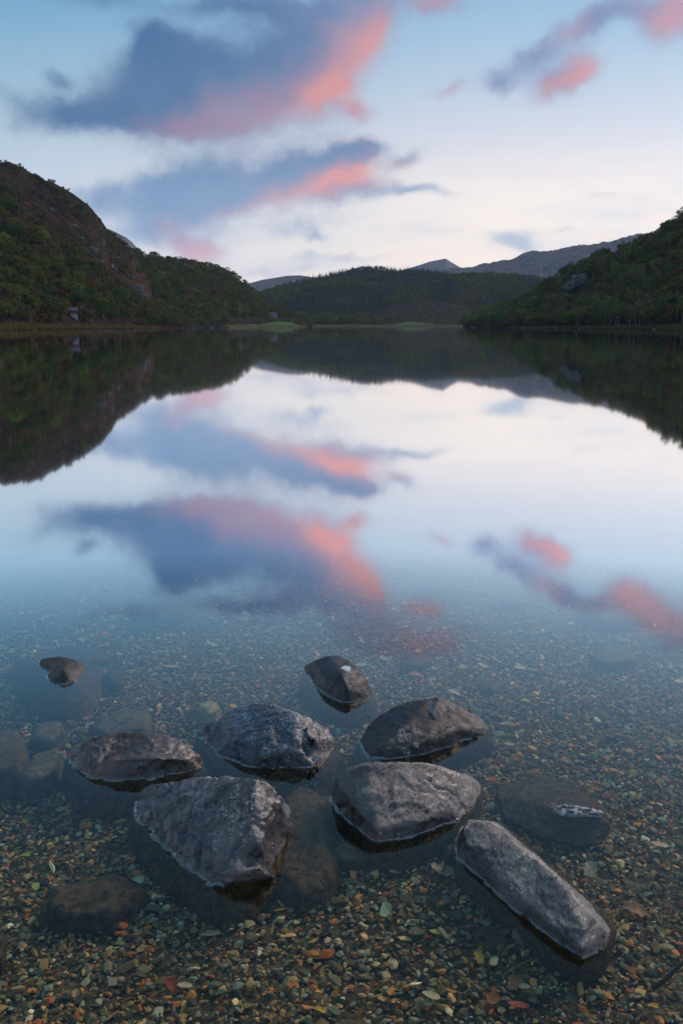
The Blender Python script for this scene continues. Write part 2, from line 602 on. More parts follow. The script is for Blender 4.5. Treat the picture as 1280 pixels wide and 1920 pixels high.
def land_material(name, grass, dark, rock, steep=(0.80, 0.62), scale=0.03, rockn=0.62):
    m, T = mat(name)
    ge = T.node('ShaderNodeNewGeometry')
    g = ge.outputs['Position']
    n = T.noise(g, scale, 6, 0.62)
    n2 = T.noise(g, scale * 7, 5, 0.65)
    c = T.mix(T.rng(n, 0.38, 0.62), grass, dark)
    c = T.mix(T.math('MULTIPLY', T.rng(n2, 0.42, 0.62), 0.75), c, tuple(x * 0.40 for x in dark))
    s = T.node('ShaderNodeSeparateXYZ')
    T.put(s.inputs[0], ge.outputs['Normal'])
    st = T.rng(T.math('ADD', s.outputs[2], T.math('MULTIPLY', T.math('SUBTRACT', n2, .5), .5)), steep[0], steep[1])
    n3 = T.noise(T.mapping(g, scale=(1, 1, 2.5), kind='POINT'), scale * 5, 6, 0.7)
    st = T.math('MULTIPLY', st, T.rng(n3, rockn - .12, rockn + .06))
    c = T.mix(st, c, rock)
    nb = bump(T, n2, 1.0, 90 * scale)
    principled(T, c, 0.95, 0.1, nb)
    return m


M_BRACKEN = land_material('bracken hillside', (.052, .017, .009), (.024, .017, .010), (.085, .085, .09), (0.70, 0.50), 0.03, 0.64)
M_WOODFLOOR = land_material('woodland floor', (.020, .024, .012), (.030, .022, .014), (.12, .12, .12), (.6, .4), 0.05)
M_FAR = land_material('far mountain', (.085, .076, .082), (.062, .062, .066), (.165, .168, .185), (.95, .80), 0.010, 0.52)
M_MOUND = land_material('heather mound', (.060, .034, .026), (.030, .028, .018), (.12, .11, .11), (.6, .4), 0.03)
M_MEADOW = land_material('shore meadow', (.060, .085, .022), (.085, .070, .030), (.1, .1, .1), (.3, .2), 0.02)

hill_left = Hill([(-900, 330), (-500, 300), (-250, 285), (-100, 306), (-30, 317), (10, 320), (35, 326), (80, 346), (130, 371), (165, 396), (190, 422), (203, 440), (222, 452), (245, 472), (262, 500),
                  (285, 545), (310, 580), (335, 605), (350, 616)],
                 [(-900, 170), (-300, 240), (0, 300), (150, 350), (250, 400), (360, 470)], [(-900, 520), (0, 620), (120, 640), (220, 640), (350, 560)],
                 back=420, detail=.38, rough=0.085, cell=62, seed=3, power=0.92, ridged=True)
hill_wood = Hill([(120, 480), (180, 468), (215, 462), (245, 470), (270, 484), (300, 487), (345, 493), (400, 502), (437, 518), (465, 545), (500, 571), (545, 594), (570, 606), (590, 613)],
                 [(100, 420), (250, 440), (360, 520), (430, 640), (520, 800), (600, 900)], [(100, 800), (300, 850), (450, 900), (600, 1000)],
                 tree=0.0, back=350, rough=0.07, cell=70, seed=5)
hill_conifer = Hill([(420, 575), (470, 565), (490, 553), (540, 534), (600, 521), (640, 513), (680, 506), (750, 505), (800, 507), (845, 514), (870, 521), (895, 545), (930, 572), (970, 596), (1000, 607)],
                    [(420, 1180), (1000, 1180)], [(420, 1500), (680, 1750), (850, 1700), (1000, 1500)], back=700, rough=0.06, cell=160, seed=8, foot_z=-1)
hill_mid = Hill([(720, 590), (770, 560), (810, 535), (850, 520), (880, 516), (920, 516), (960, 517), (1000, 521), (1030, 527), (1070, 535), (1120, 545), (1200, 560)],
                [(700, 1160), (1250, 1120)], [(700, 1450), (900, 1560), (1250, 1500)], back=500, rough=0.06, cell=140, seed=9, foot_z=-1)
hill_mound = Hill([(660, 603), (700, 588), (730, 577), (760, 569), (800, 566), (850, 570), (890, 577), (930, 588), (980, 600)],
                  [(660, 1120), (980, 1080)], [(660, 1260), (980, 1240)], back=200, rough=0.05, cell=70, seed=10, foot_z=-1)
hill_right = Hill([(868, 612), (885, 605), (900, 598), (930, 590), (960, 579), (1000, 558), (1040, 537), (1070, 517), (1100, 502), (1150, 485), (1180, 474), (1230, 449), (1280, 414), (1350, 385), (1500, 340),
                   (1800, 290), (2200, 270)],
                  [(868, 640), (900, 560), (1000, 440), (1130, 350), (1280, 290), (1600, 220), (2200, 160)], [(868, 720), (1000, 590), (1130, 520), (1280, 470), (1600, 430), (2200, 400)],
                  back=300, rough=0.05, cell=60, seed=12, power=1.25)
mount_right = Hill([(800, 520), (850, 507), (880, 503), (905, 500), (940, 494), (975, 488), (1000, 480), (1030, 476), (1055, 468), (1085, 459), (1115, 455), (1150, 451), (1180, 445), (1215, 440), (1280, 432), (1400, 400), (1700, 420)],
                   [(800, 2000), (1700, 1700)], [(800, 3900), (1180, 3500), (1700, 3200)], back=1500, detail=.3, rough=0.10, cell=300, seed=14, ridged=True, foot_z=-1)
mount_peak = Hill([(700, 520), (750, 508), (784, 498), (805, 491), (825, 487), (835, 485), (843, 490), (858, 499), (880, 508), (930, 520)],
                  [(700, 4200), (930, 4200)], [(700, 6200), (930, 6000)], back=1500, rough=0.018, cell=700, seed=15, foot_z=-1)
mount_left = Hill([(400, 560), (440, 545), (465, 532), (490, 525), (515, 521), (540, 517), (562, 516), (590, 520), (640, 530), (700, 540)],
                  [(400, 2300), (700, 2300)], [(400, 4200), (700, 4000)], back=1200, rough=0.03, cell=500, seed=16, foot_z=-1)
mount_gap = Hill([(60, 425), (150, 424), (205, 434), (222, 442), (236, 449), (248, 458), (262, 474), (300, 510), (380, 560)],
                 [(60, 1300), (380, 1300)], [(60, 2300), (380, 2300)], back=700, rough=0.04, cell=260, seed=18, ridged=True, foot_z=-1)

hill_left.build('bracken_hill', M_BRACKEN, 620, 260, 'steep brown bracken hill with grey crags left of the lake')
hill_wood.build('wooded_hill', M_WOODFLOOR, 260, 120, 'rounded wooded hill behind the left shore')
hill_conifer.build('conifer_hill', M_WOODFLOOR, 220, 90, 'low hill of dark conifers at the far end of the lake')
hill_mid.build('forest_ridge', M_WOODFLOOR, 200, 80, 'wooded ridge below the right mountain')
hill_mound.build('heather_mound', M_MOUND, 140, 50, 'small purplish brown mound at the head of the lake')
hill_right.build('right_hill', M_WOODFLOOR, 260, 110, 'dark wooded hillside right of the lake')
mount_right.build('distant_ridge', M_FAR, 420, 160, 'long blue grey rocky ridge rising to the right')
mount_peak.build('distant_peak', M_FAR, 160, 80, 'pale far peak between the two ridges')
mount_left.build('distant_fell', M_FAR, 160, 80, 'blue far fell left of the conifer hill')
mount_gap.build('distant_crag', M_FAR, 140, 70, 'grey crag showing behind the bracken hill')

# level ground at the head of the lake, running on to the horizon
qa = np.linspace(R(-75), R(75), 260)[:, None]
ra = np.concatenate([[900, 985, 1000, 1010, 1025, 1045], np.linspace(1060, 1300, 20), np.geomspace(1350, 12000, 30)])[None, :]
za = np.interp(ra, [900, 985, 1000, 1045, 1300, 12000], [-5, -1.0, 0.0, 0.5, 2.0, 6.0])
wob = fbm(np.stack([np.sin(qa) * 14, np.cos(qa) * 14, 0 * qa], -1).reshape(-1, 3), 4, 4).reshape(qa.shape) * 45
xm = np.interp(qa, [azel(380, HZ)[0], azel(430, HZ)[0], azel(640, HZ)[0], azel(830, HZ)[0], azel(900, HZ)[0]], [-150, -60, 0, 20, -150])
rr = ra + wob * (ra < 1300) + xm * (ra < 1100)
rr = np.maximum.accumulate(rr, 1)
P = np.stack([rr * np.sin(qa), rr * np.cos(qa), np.broadcast_to(za, rr.shape)], -1)
meadow = link('valley_floor', grid_mesh('valley_floor', P), M_MEADOW)
tag(meadow, 'flat grassy valley floor at the head of the lake', kind='structure')


# ------------------------------------------------------------------ rocks
def rock_material(name, wetc, dryc, pale, grain=1.0, strata=(1, 1, 1), warm=(.12, .07, .045), sunk=.9, dry=(.035, .095), dry_amt=1.0, rough=(.17, .34), film=.34, shine=1.0):
    """stone: dark where it stays wet and, as painted shade, on steep faces, a paler fine-grained crust where it dries, slime below the water"""
    m, T = mat(name)
    ge = T.node('ShaderNodeNewGeometry')
    g = ge.outputs['Position']
    st = T.mapping(g, scale=strata, kind='POINT')
    n1 = T.noise(g, 6 * grain, 5, 0.6)
    n2 = T.noise(st, 38 * grain, 8, 0.70)
    n3 = T.noise(st, 170 * grain, 5, 0.78)
    warp = T.vmath('SCALE', T.noise(g, 16 * grain, 5, .6, col=True), .30 / grain)
    cr = T.node('ShaderNodeTexVoronoi', feature='DISTANCE_TO_EDGE')
    T.put(cr.inputs['Vector'], T.vmath('ADD', T.mapping(st, scale=(1.0, .7, 2.6), kind='POINT'), warp))
    cr.inputs['Scale'].default_value = 5 * grain
    crack = T.rng(cr.outputs['Distance'], 0.0, 0.022)
    crack = T.math('MAXIMUM', crack, T.rng(n1, .50, .56))
    sp = T.node('ShaderNodeSeparateXYZ')
    T.put(sp.inputs[0], g)
    below = T.rng(sp.outputs[2], 0.002, -0.010)
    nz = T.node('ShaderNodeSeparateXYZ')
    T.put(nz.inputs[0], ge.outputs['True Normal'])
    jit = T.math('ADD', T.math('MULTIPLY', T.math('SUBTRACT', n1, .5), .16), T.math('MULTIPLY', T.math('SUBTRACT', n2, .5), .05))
    dry_toplit = T.math('ADD', T.math('ADD', sp.outputs[2], jit), T.math('MULTIPLY', T.math('SUBTRACT', nz.outputs[2], .80), .15))  # steep faces pushed towards the wet colour: shade painted by orientation
    dm = T.math('MULTIPLY', T.rng(dry_toplit, dry[0], dry[1]), dry_amt)
    wet = T.mix(T.rng(n2, .35, .65), tuple(x * .65 for x in wetc), tuple(x * 1.5 for x in wetc))
    wet = T.mix(T.math('MULTIPLY', T.rng(n1, .50, .64), .5), wet, tuple(x * .45 for x in warm))
    d = T.mix(T.rng(n3, .36, .60), tuple(x * .55 for x in dryc), dryc)
    d = T.mix(T.math('MULTIPLY', T.rng(T.math('ADD', T.math('MULTIPLY', n2, .5), T.math('MULTIPLY', n3, .5)), .50, .58), T.rng(n1, .38, .58)), d, pale)
    d = T.mix(T.math('MULTIPLY', T.rng(T.noise(g, 11 * grain, 5, .65), .52, .64), .55), d, warm)
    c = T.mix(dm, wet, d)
    c = T.mix(T.math('MULTIPLY', T.math('SUBTRACT', 1.0, crack), .75), c, tuple(x * .3 for x in wetc))
    if sunk:
        c = T.mix(T.math('MULTIPLY', below, sunk), c, T.mix(T.rng(T.math('ADD', T.math('MULTIPLY', n2, .6), T.math('MULTIPLY', n3, .4)), .42, .58), (.040, .030, .020), (.115, .086, .054)))
    ro = T.mix(dm, (rough[0],) * 3, (rough[1],) * 3)
    spec = T.mix(below, T.mix(dm, (.85 * shine,) * 3, (.6 * shine,) * 3), (.03,) * 3)
    h = T.math('ADD', T.math('MULTIPLY', n2, .6), T.math('MULTIPLY', n3, 0.30))
    h = T.math('MULTIPLY_ADD', crack, .45, h)
    nb = bump(T, h, 1.0, 0.0075 / grain)
    bs, _ = principled(T, c, ro, spec, nb)
    if film:
        T.put(bs.inputs['Coat Weight'], T.math('MULTIPLY', T.math('SUBTRACT', 1.0, below), film))
        bs.inputs['Coat Roughness'].default_value = .22
        bs.inputs['Coat IOR'].default_value = 1.45
        T.put(bs.inputs['Coat Normal'], bump(T, T.math('ADD', n2, T.math('MULTIPLY', crack, .4)), .6, .003 / grain))
    return m


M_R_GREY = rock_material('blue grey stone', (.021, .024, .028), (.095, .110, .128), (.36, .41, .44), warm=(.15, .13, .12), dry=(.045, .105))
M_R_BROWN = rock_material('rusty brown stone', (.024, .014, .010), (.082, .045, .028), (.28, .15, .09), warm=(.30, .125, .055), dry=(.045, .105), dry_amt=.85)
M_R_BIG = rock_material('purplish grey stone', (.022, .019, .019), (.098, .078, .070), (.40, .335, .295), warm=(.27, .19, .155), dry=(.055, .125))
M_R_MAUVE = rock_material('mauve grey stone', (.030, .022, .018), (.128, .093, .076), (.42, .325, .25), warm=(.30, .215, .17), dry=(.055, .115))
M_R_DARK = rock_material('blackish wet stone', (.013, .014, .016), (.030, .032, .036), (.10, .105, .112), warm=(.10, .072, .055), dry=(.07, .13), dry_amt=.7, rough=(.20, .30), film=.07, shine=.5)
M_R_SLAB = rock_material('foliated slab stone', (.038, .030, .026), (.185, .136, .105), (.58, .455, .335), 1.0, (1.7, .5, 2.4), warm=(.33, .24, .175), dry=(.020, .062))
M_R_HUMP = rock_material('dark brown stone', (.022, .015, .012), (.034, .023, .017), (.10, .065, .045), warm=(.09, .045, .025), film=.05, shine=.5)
M_R_SUNK = rock_material('submerged stone', (.075, .062, .046), (.1, .1, .1), (.1, .1, .1), .8, warm=(.16, .10, .055), sunk=0.0, dry_amt=0.0, film=0.0)
M_R_SUNK2 = rock_material('submerged pale stone', (.10, .098, .072), (.1, .1, .1), (.1, .1, .1), .8, warm=(.22, .155, .085), sunk=0.0, dry_amt=0.0, film=0.0)


def dg():
    return bpy.context.evaluated_depsgraph_get()


def stone(hulls, voxel=0.006, smooth=1, amp=(0.010, 0.004), dents=(), seed=1, cell=0.12, aniso=(1, 1, 1), name='boulder', ridge=0.5, facet=1.0):
    """union of convex chunks -> remeshed, weathered surface (mesh in world space)"""
    bm = bmesh.new()
    for h in hulls:
        me = hull_mesh('chunk', h)
        bm.from_mesh(me)
        bpy.data.meshes.remove(me)
    me = bpy.data.meshes.new(name)
    bm.to_mesh(me)
    bm.free()
    o = bpy.data.objects.new('chunk', me)
    COL.objects.link(o)
    md = o.modifiers.new('r', 'REMESH')
    md.mode = 'VOXEL'
    md.voxel_size = voxel
    sm = o.modifiers.new('s', 'SMOOTH')
    sm.iterations = smooth
    sm.factor = 0.5
    ev = o.evaluated_get(dg())
    out = bpy.data.meshes.new_from_object(ev)
    bpy.data.objects.remove(o)
    bpy.data.meshes.remove(me)
    out.name = name
    n = len(out.vertices)
    co = np.empty(n * 3)
    out.vertices.foreach_get('co', co)
    co = co.reshape(-1, 3)
    no = np.empty(n * 3)
    out.vertex_normals.foreach_get('vector', no)
    no = no.reshape(-1, 3)
    q = co * np.array(aniso) / cell
    big = fbm(q, 3, seed, 0.5)
    rid = fbm(q * 1.7 + 5, 4, seed + 50, 0.55, True)
    fin = fbm(q * 6 + 9, 3, seed + 90, 0.6)
    d = amp[0] * .7 * ((1 - ridge) * big + ridge * (rid - 0.3)) + amp[1] * fin
    for k, (sc, am) in enumerate(((1.1, .85), (2.6, .40))):
        w1_, w2_, idv = worley(q * sc + 0.25 * fbm(q * 3, 2, seed + 7)[:, None], seed + 31 * k)
        gap = np.clip((w2_ - w1_) / .10, 0, 1)
        d = d + amp[0] * facet * am * ((idv - .5) * gap - .5 * (1 - gap))
    for (px, py, z, rad, dep) in dents:
        c = at(px, py, z)
        rr_ = np.sqrt(((co - c) ** 2).sum(1)) / rad
        d = d - dep * np.exp(-rr_ ** 2 * 2)
    co = co + no * d[:, None]
    out.vertices.foreach_set('co', co.reshape(-1))
    out.update()
    return out


def P3(lst):
    return [at(*p) for p in lst]


def skirt(outline, spread, z):
    """the same outline pushed outwards and down on to the bed"""
    pts = np.array([at(x, y, 0.0) for x, y in outline])
    c = pts.mean(0)
    v = pts - c
    L = np.linalg.norm(v[:, :2], axis=1, keepdims=True)
    q = c + v * (1 + spread / np.maximum(L, .05))
    q[:, 2] = z
    return list(q)


ROCKS = []


def rebase(me, name, m, base=None):
    co = np.empty(len(me.vertices) * 3)
    me.vertices.foreach_get('co', co)
    co = co.reshape(-1, 3)
    c = np.array([(co[:, 0].min() + co[:, 0].max()) / 2, (co[:, 1].min() + co[:, 1].max()) / 2, co[:, 2].min()])
    me.vertices.foreach_set('co', (co - c).reshape(-1))
    me.update()
    o = link(name, me, m)
    o.location = c
    return o


def zlim(px, py, row):
    ta = math.tan(PITCH + math.atan((py - CY) / F))
    tb = math.tan(PITCH + math.atan((row - CY) / F))
    k = tb / ta
    return max(.004, CAM_H * (k - 1) / (k + 1))


def limit(tops, mirror):
    if not mirror:
        return tops
    return [(x, y, min(z, zlim(x, y, np.interp(x, [m[0] for m in mirror], [m[1] for m in mirror])))) for x, y, z in tops]


def boulder(line, tops, label, m, extra=(), mirror=None, spread=0.05, spread_pts=None, base=None, group='boulders standing out of the shallows', **kw):
    zb = base if base is not None else float(np.mean([bed_z(*at(x, y, 0)[:2]) for x, y in line])) - 0.04
    h0 = [at(x, y, 0.0) for x, y in line] + P3(limit(tops, mirror)) + skirt(line, spread, zb)
    if spread_pts:
        h0 += P3(spread_pts)
    me = stone([h0] + [P3(limit(e, mirror)) for e in extra], **kw)
    o = rebase(me, 'boulder', m)
    tag(o, label, 'boulder', group)
    ROCKS.append(o)
    return o


# front left, the big angular one
boulder([(252, 1504), (255, 1532), (290, 1561), (327, 1605), (364, 1638), (395, 1657), (425, 1660), (462, 1640), (497, 1612), (515, 1592), (538, 1552), (546, 1535), (532, 1500), (440, 1480), (300, 1478)],
        [(270, 1476, .03), (300, 1470, .07), (364, 1459, .12), (445, 1456, .18), (480, 1460, .195), (505, 1472, .185), (515, 1490, .16), (528, 1512, .09),
         (474, 1530, .205), (466, 1556, .185), (492, 1590, .09), (440, 1600, .105), (400, 1600, .09), (330, 1540, .07), (290, 1515, .05)],
        'big angular purplish grey boulder, nearest of the group on the left, peaked on its right', M_R_BIG,
        extra=[[(400, 1640, .03), (425, 1659, .02), (425, 1600, .08), (470, 1620, .06), (488, 1626, .05), (480, 1646, .0), (519, 1648, .006), (505, 1632, .02), (455, 1650, .0), (440, 1660, -.05), (515, 1648, -.03),
                (400, 1660, -.15), (500, 1640, -.15), (420, 1600, -.15)],
               [(515, 1500, .05), (540, 1515, .04), (548, 1538, .01), (530, 1565, .02), (515, 1592, .0), (500, 1560, .07), (545, 1530, -.15), (515, 1600, -.15), (500, 1530, -.1)]],
        mirror=[(250, 1540), (330, 1612), (395, 1660), (410, 1664), (430, 1685), (470, 1698), (490, 1690), (505, 1668), (525, 1650), (548, 1560)],
        dents=[(455, 1595, .10, .05, .022), (475, 1612, .06, .04, .02), (322, 1530, .05, .05, .008), (420, 1560, .12, .06, .006), (350, 1590, .05, .05, .006)], seed=11, amp=(.012, .005))
# left, low brown one
boulder([(121, 1418), (150, 1446), (170, 1459), (210, 1464), (250, 1463), (275, 1463), (330, 1449), (372, 1441), (384, 1432), (378, 1415), (340, 1392), (240, 1385), (150, 1395)],
        [(130, 1410, .02), (150, 1393, .055), (175, 1378, .075), (225, 1370, .092), (275, 1371, .090), (320, 1381, .078), (350, 1396, .055), (375, 1414, .03), (300, 1420, .085), (220, 1425, .07), (345, 1424, .05), (180, 1425, .05)],
        'low rusty brown boulder at the left end of the cluster', M_R_BROWN,
        mirror=[(121, 1420), (160, 1462), (200, 1482), (250, 1497), (290, 1495), (330, 1480), (360, 1462), (384, 1440)],
        dents=[(205, 1392, .085, .06, .018), (240, 1386, .088, .06, .018), (320, 1440, .03, .06, .014), (280, 1445, .03, .06, .010), (185, 1385, .07, .03, .01)], seed=21, amp=(.010, .005))
# middle left, pale blue grey
boulder([(369, 1376), (385, 1396), (412, 1417), (450, 1432), (490, 1436), (540, 1436), (570, 1434), (584, 1427), (612, 1420), (622, 1405), (630, 1386), (612, 1362), (520, 1345), (415, 1350)],
        [(380, 1362, .03), (412, 1345, .06), (440, 1325, .125), (480, 1317, .15), (510, 1319, .15), (550, 1334, .13), (590, 1350, .08), (618, 1368, .045), (500, 1370, .17), (560, 1385, .13), (575, 1410, .06), (450, 1385, .11), (500, 1415, .06), (420, 1395, .05)],
        'pale blue grey rounded boulder with a notch in its right side', M_R_GREY,
        extra=[[(575, 1362, .10), (600, 1360, .07), (628, 1384, .02), (620, 1408, .0), (600, 1421, .0), (588, 1390, .08), (575, 1380, .10), (630, 1386, -.1), (610, 1425, -.12), (560, 1390, -.1)]],
        mirror=[(369, 1384), (412, 1422), (440, 1442), (480, 1454), (520, 1464), (561, 1470), (590, 1462), (612, 1442), (632, 1395)],
        dents=[(583, 1405, .05, .035, .040), (575, 1388, .09, .025, .02), (411, 1372, .06, .03, .018), (425, 1400, .05, .05, .008)], seed=31, amp=(.010, .005))
# back centre, dark egg
boulder([(568, 1254), (577, 1268), (590, 1286), (608, 1301), (628, 1311), (650, 1316), (668, 1313), (690, 1305), (698, 1298), (692, 1282), (670, 1262), (620, 1242), (585, 1245)],
        [(572, 1248, .015), (590, 1238, .06), (612, 1229, .085), (635, 1228, .09), (655, 1238, .085), (672, 1252, .075), (688, 1272, .05), (640, 1262, .115), (650, 1290, .08), (610, 1270, .075)],
        'dark smooth egg-shaped boulder standing alone behind the cluster, with a white splash on top', M_R_DARK,
        mirror=[(568, 1262), (595, 1300), (610, 1318), (630, 1333), (655, 1340), (672, 1337), (685, 1322), (698, 1303)],
        dents=[(648, 1287, .07, .03, .010), (580, 1258, .03, .03, .008)], seed=41, amp=(.006, .0015), voxel=.007, facet=.25)
# right of it, black with a lichen disc
boulder([(670, 1391), (676, 1405), (690, 1420), (720, 1424), (760, 1418), (810, 1404), (850, 1390), (885, 1382), (908, 1377), (916, 1369), (905, 1350), (870, 1335), (800, 1325), (730, 1330), (690, 1365)],
        [(690, 1362, .03), (715, 1340, .06), (740, 1325, .085), (760, 1316, .10), (800, 1308, .125), (820, 1306, .13), (850, 1319, .105), (880, 1336, .06), (905, 1358, .025), (760, 1365, .115), (820, 1355, .13), (860, 1370, .06), (720, 1395, .05), (800, 1390, .06)],
        'blackish wet boulder right of centre with a round cream lichen patch', M_R_DARK,
        extra=[[(855, 1325, .05), (870, 1328, .04), (886, 1331, .025), (884, 1336, .01), (866, 1336, .01), (875, 1345, -.05), (850, 1335, -.05), (886, 1338, -.06)]],
        mirror=[(670, 1398), (690, 1426), (740, 1432), (800, 1432), (830, 1428), (860, 1411), (900, 1385), (916, 1374)],
        dents=[(845, 1345, .10, .03, .012), (872, 1350, .06, .03, .008), (870, 1380, .02, .04, .01)], seed=51, amp=(.009, .002), facet=.45)
# centre front, flat mauve
boulder([(620, 1494), (640, 1518), (660, 1531), (675, 1541), (690, 1558), (708, 1572), (735, 1575), (765, 1571), (800, 1560), (830, 1545), (860, 1535), (880, 1515), (898, 1490), (903, 1472), (880, 1455), (780, 1445), (660, 1450)],
        [(626, 1470, .10), (632, 1455, .13), (650, 1441, .15), (690, 1430, .165), (750, 1427, .17), (800, 1430, .165), (830, 1440, .145), (862, 1452, .115), (890, 1463, .07), (903, 1472, .03),
         (690, 1510, .14), (720, 1545, .08), (705, 1555, .05), (800, 1535, .08), (845, 1520, .06), (885, 1480, .055), (650, 1500, .08), (640, 1485, .11)],
        'broad flat topped mauve grey boulder in front, right of the big angular one', M_R_MAUVE, spread=.015,
        mirror=[(620, 1502), (628, 1542), (640, 1570), (660, 1590), (700, 1601), (740, 1598), (800, 1581), (850, 1552), (880, 1527), (903, 1480)],
        dents=[(858, 1480, .10, .035, .012), (870, 1500, .05, .04, .012), (830, 1530, .05, .04, .008), (640, 1505, .06, .05, .006), (880, 1486, .05, .02, .01)], seed=61, amp=(.008, .003), facet=.7)
# near right, long slab
boulder([(858, 1608), (856, 1590), (862, 1560), (880, 1537), (925, 1541), (985, 1595), (1050, 1650), (1110, 1715), (1140, 1748), (1138, 1770), (1120, 1785), (1090, 1793), (1045, 1765), (1000, 1730), (950, 1690), (900, 1640)],
        [(868, 1552, .05), (888, 1539, .07), (920, 1541, .075), (945, 1560, .08), (1000, 1610, .085), (1060, 1660, .085), (1110, 1715, .06), (1137, 1745, .03), (1090, 1780, .025), (1040, 1740, .05), (960, 1670, .055), (890, 1610, .05), (870, 1580, .05), (1090, 1740, .06)],
        'long narrow mauve slab lying aslant near the lower right corner', M_R_SLAB, spread=.0,
        spread_pts=[(842, 1600, -.10), (850, 1640, -.14), (900, 1690, -.15), (960, 1730, -.15), (1030, 1800, -.15), (1085, 1812, -.14), (1150, 1785, -.14), (1170, 1740, -.14), (1000, 1590, -.14), (950, 1545, -.14)],
        mirror=[(856, 1618), (900, 1655), (950, 1705), (1000, 1750), (1045, 1790), (1085, 1815), (1120, 1808), (1150, 1770)],
        dents=[(935, 1663, .03, .018, .012), (862, 1580, .03, .02, .010), (868, 1556, .03, .02, .008)], seed=71, amp=(.006, .003), facet=.7, aniso=(1, 1, 2.0))
# far left, small with a bay
boulder([(73, 1245), (84, 1254), (97, 1254), (86, 1268), (92, 1278), (104, 1284), (122, 1284), (142, 1278), (155, 1264), (160, 1250), (148, 1240), (120, 1236), (90, 1238)],
        [(80, 1240, .010), (100, 1233, .03), (118, 1232, .04), (140, 1236, .035), (155, 1248, .018), (120, 1255, .05), (130, 1268, .03)],
        'small dark humped rock alone at the far left, a bay cut in its left side', M_R_HUMP, spread=.10,
        spread_pts=[(20, 1270, -.10), (60, 1310, -.12), (120, 1318, -.12), (190, 1290, -.1), (195, 1250, -.12), (100, 1225, -.12), (30, 1240, -.12)],
        mirror=[(73, 1250), (92, 1282), (122, 1292), (155, 1275), (160, 1256)],
        dents=[(84, 1260, .0, .040, .028), (92, 1258, .01, .025, .018)], seed=81, facet=.3, amp=(.005, .002), voxel=.009)
# right, mostly drowned slab whose fin breaks the surface
drown = stone([P3([(930, 1490, -.06), (945, 1535, -.07), (1010, 1568, -.06), (1085, 1590, -.07), (1130, 1580, -.08), (1140, 1545, -.05), (1120, 1495, -.08), (1060, 1452, -.10), (985, 1446, -.10), (935, 1462, -.09),
                   (1035, 1515, -.015), (1110, 1525, -.015), (925, 1500, -.22), (1000, 1585, -.22), (1120, 1610, -.22), (1155, 1560, -.22), (1130, 1480, -.24), (960, 1445, -.24)]),
               P3([(1024, 1519, -.004), (1050, 1509, .012), (1085, 1507, .016), (1100, 1512, .012), (1125, 1517, .016), (1136, 1523, .010), (1134, 1531, .0), (1105, 1531, .0), (1060, 1529, .002), (1035, 1526, -.004),
                   (1120, 1545, -.06), (1040, 1540, -.06)])],
              voxel=.006, seed=91, amp=(.008, .005), cell=.09, aniso=(1, 2.2, 2.2), dents=[(1100, 1522, .012, .015, .006)])
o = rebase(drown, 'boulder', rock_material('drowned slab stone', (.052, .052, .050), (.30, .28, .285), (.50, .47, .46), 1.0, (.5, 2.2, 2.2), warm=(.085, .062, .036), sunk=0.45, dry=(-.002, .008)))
tag(o, 'dark submerged slab on the right with a pale ragged fin breaking the surface', 'boulder', 'boulders standing out of the shallows')
ROCKS.append(o)

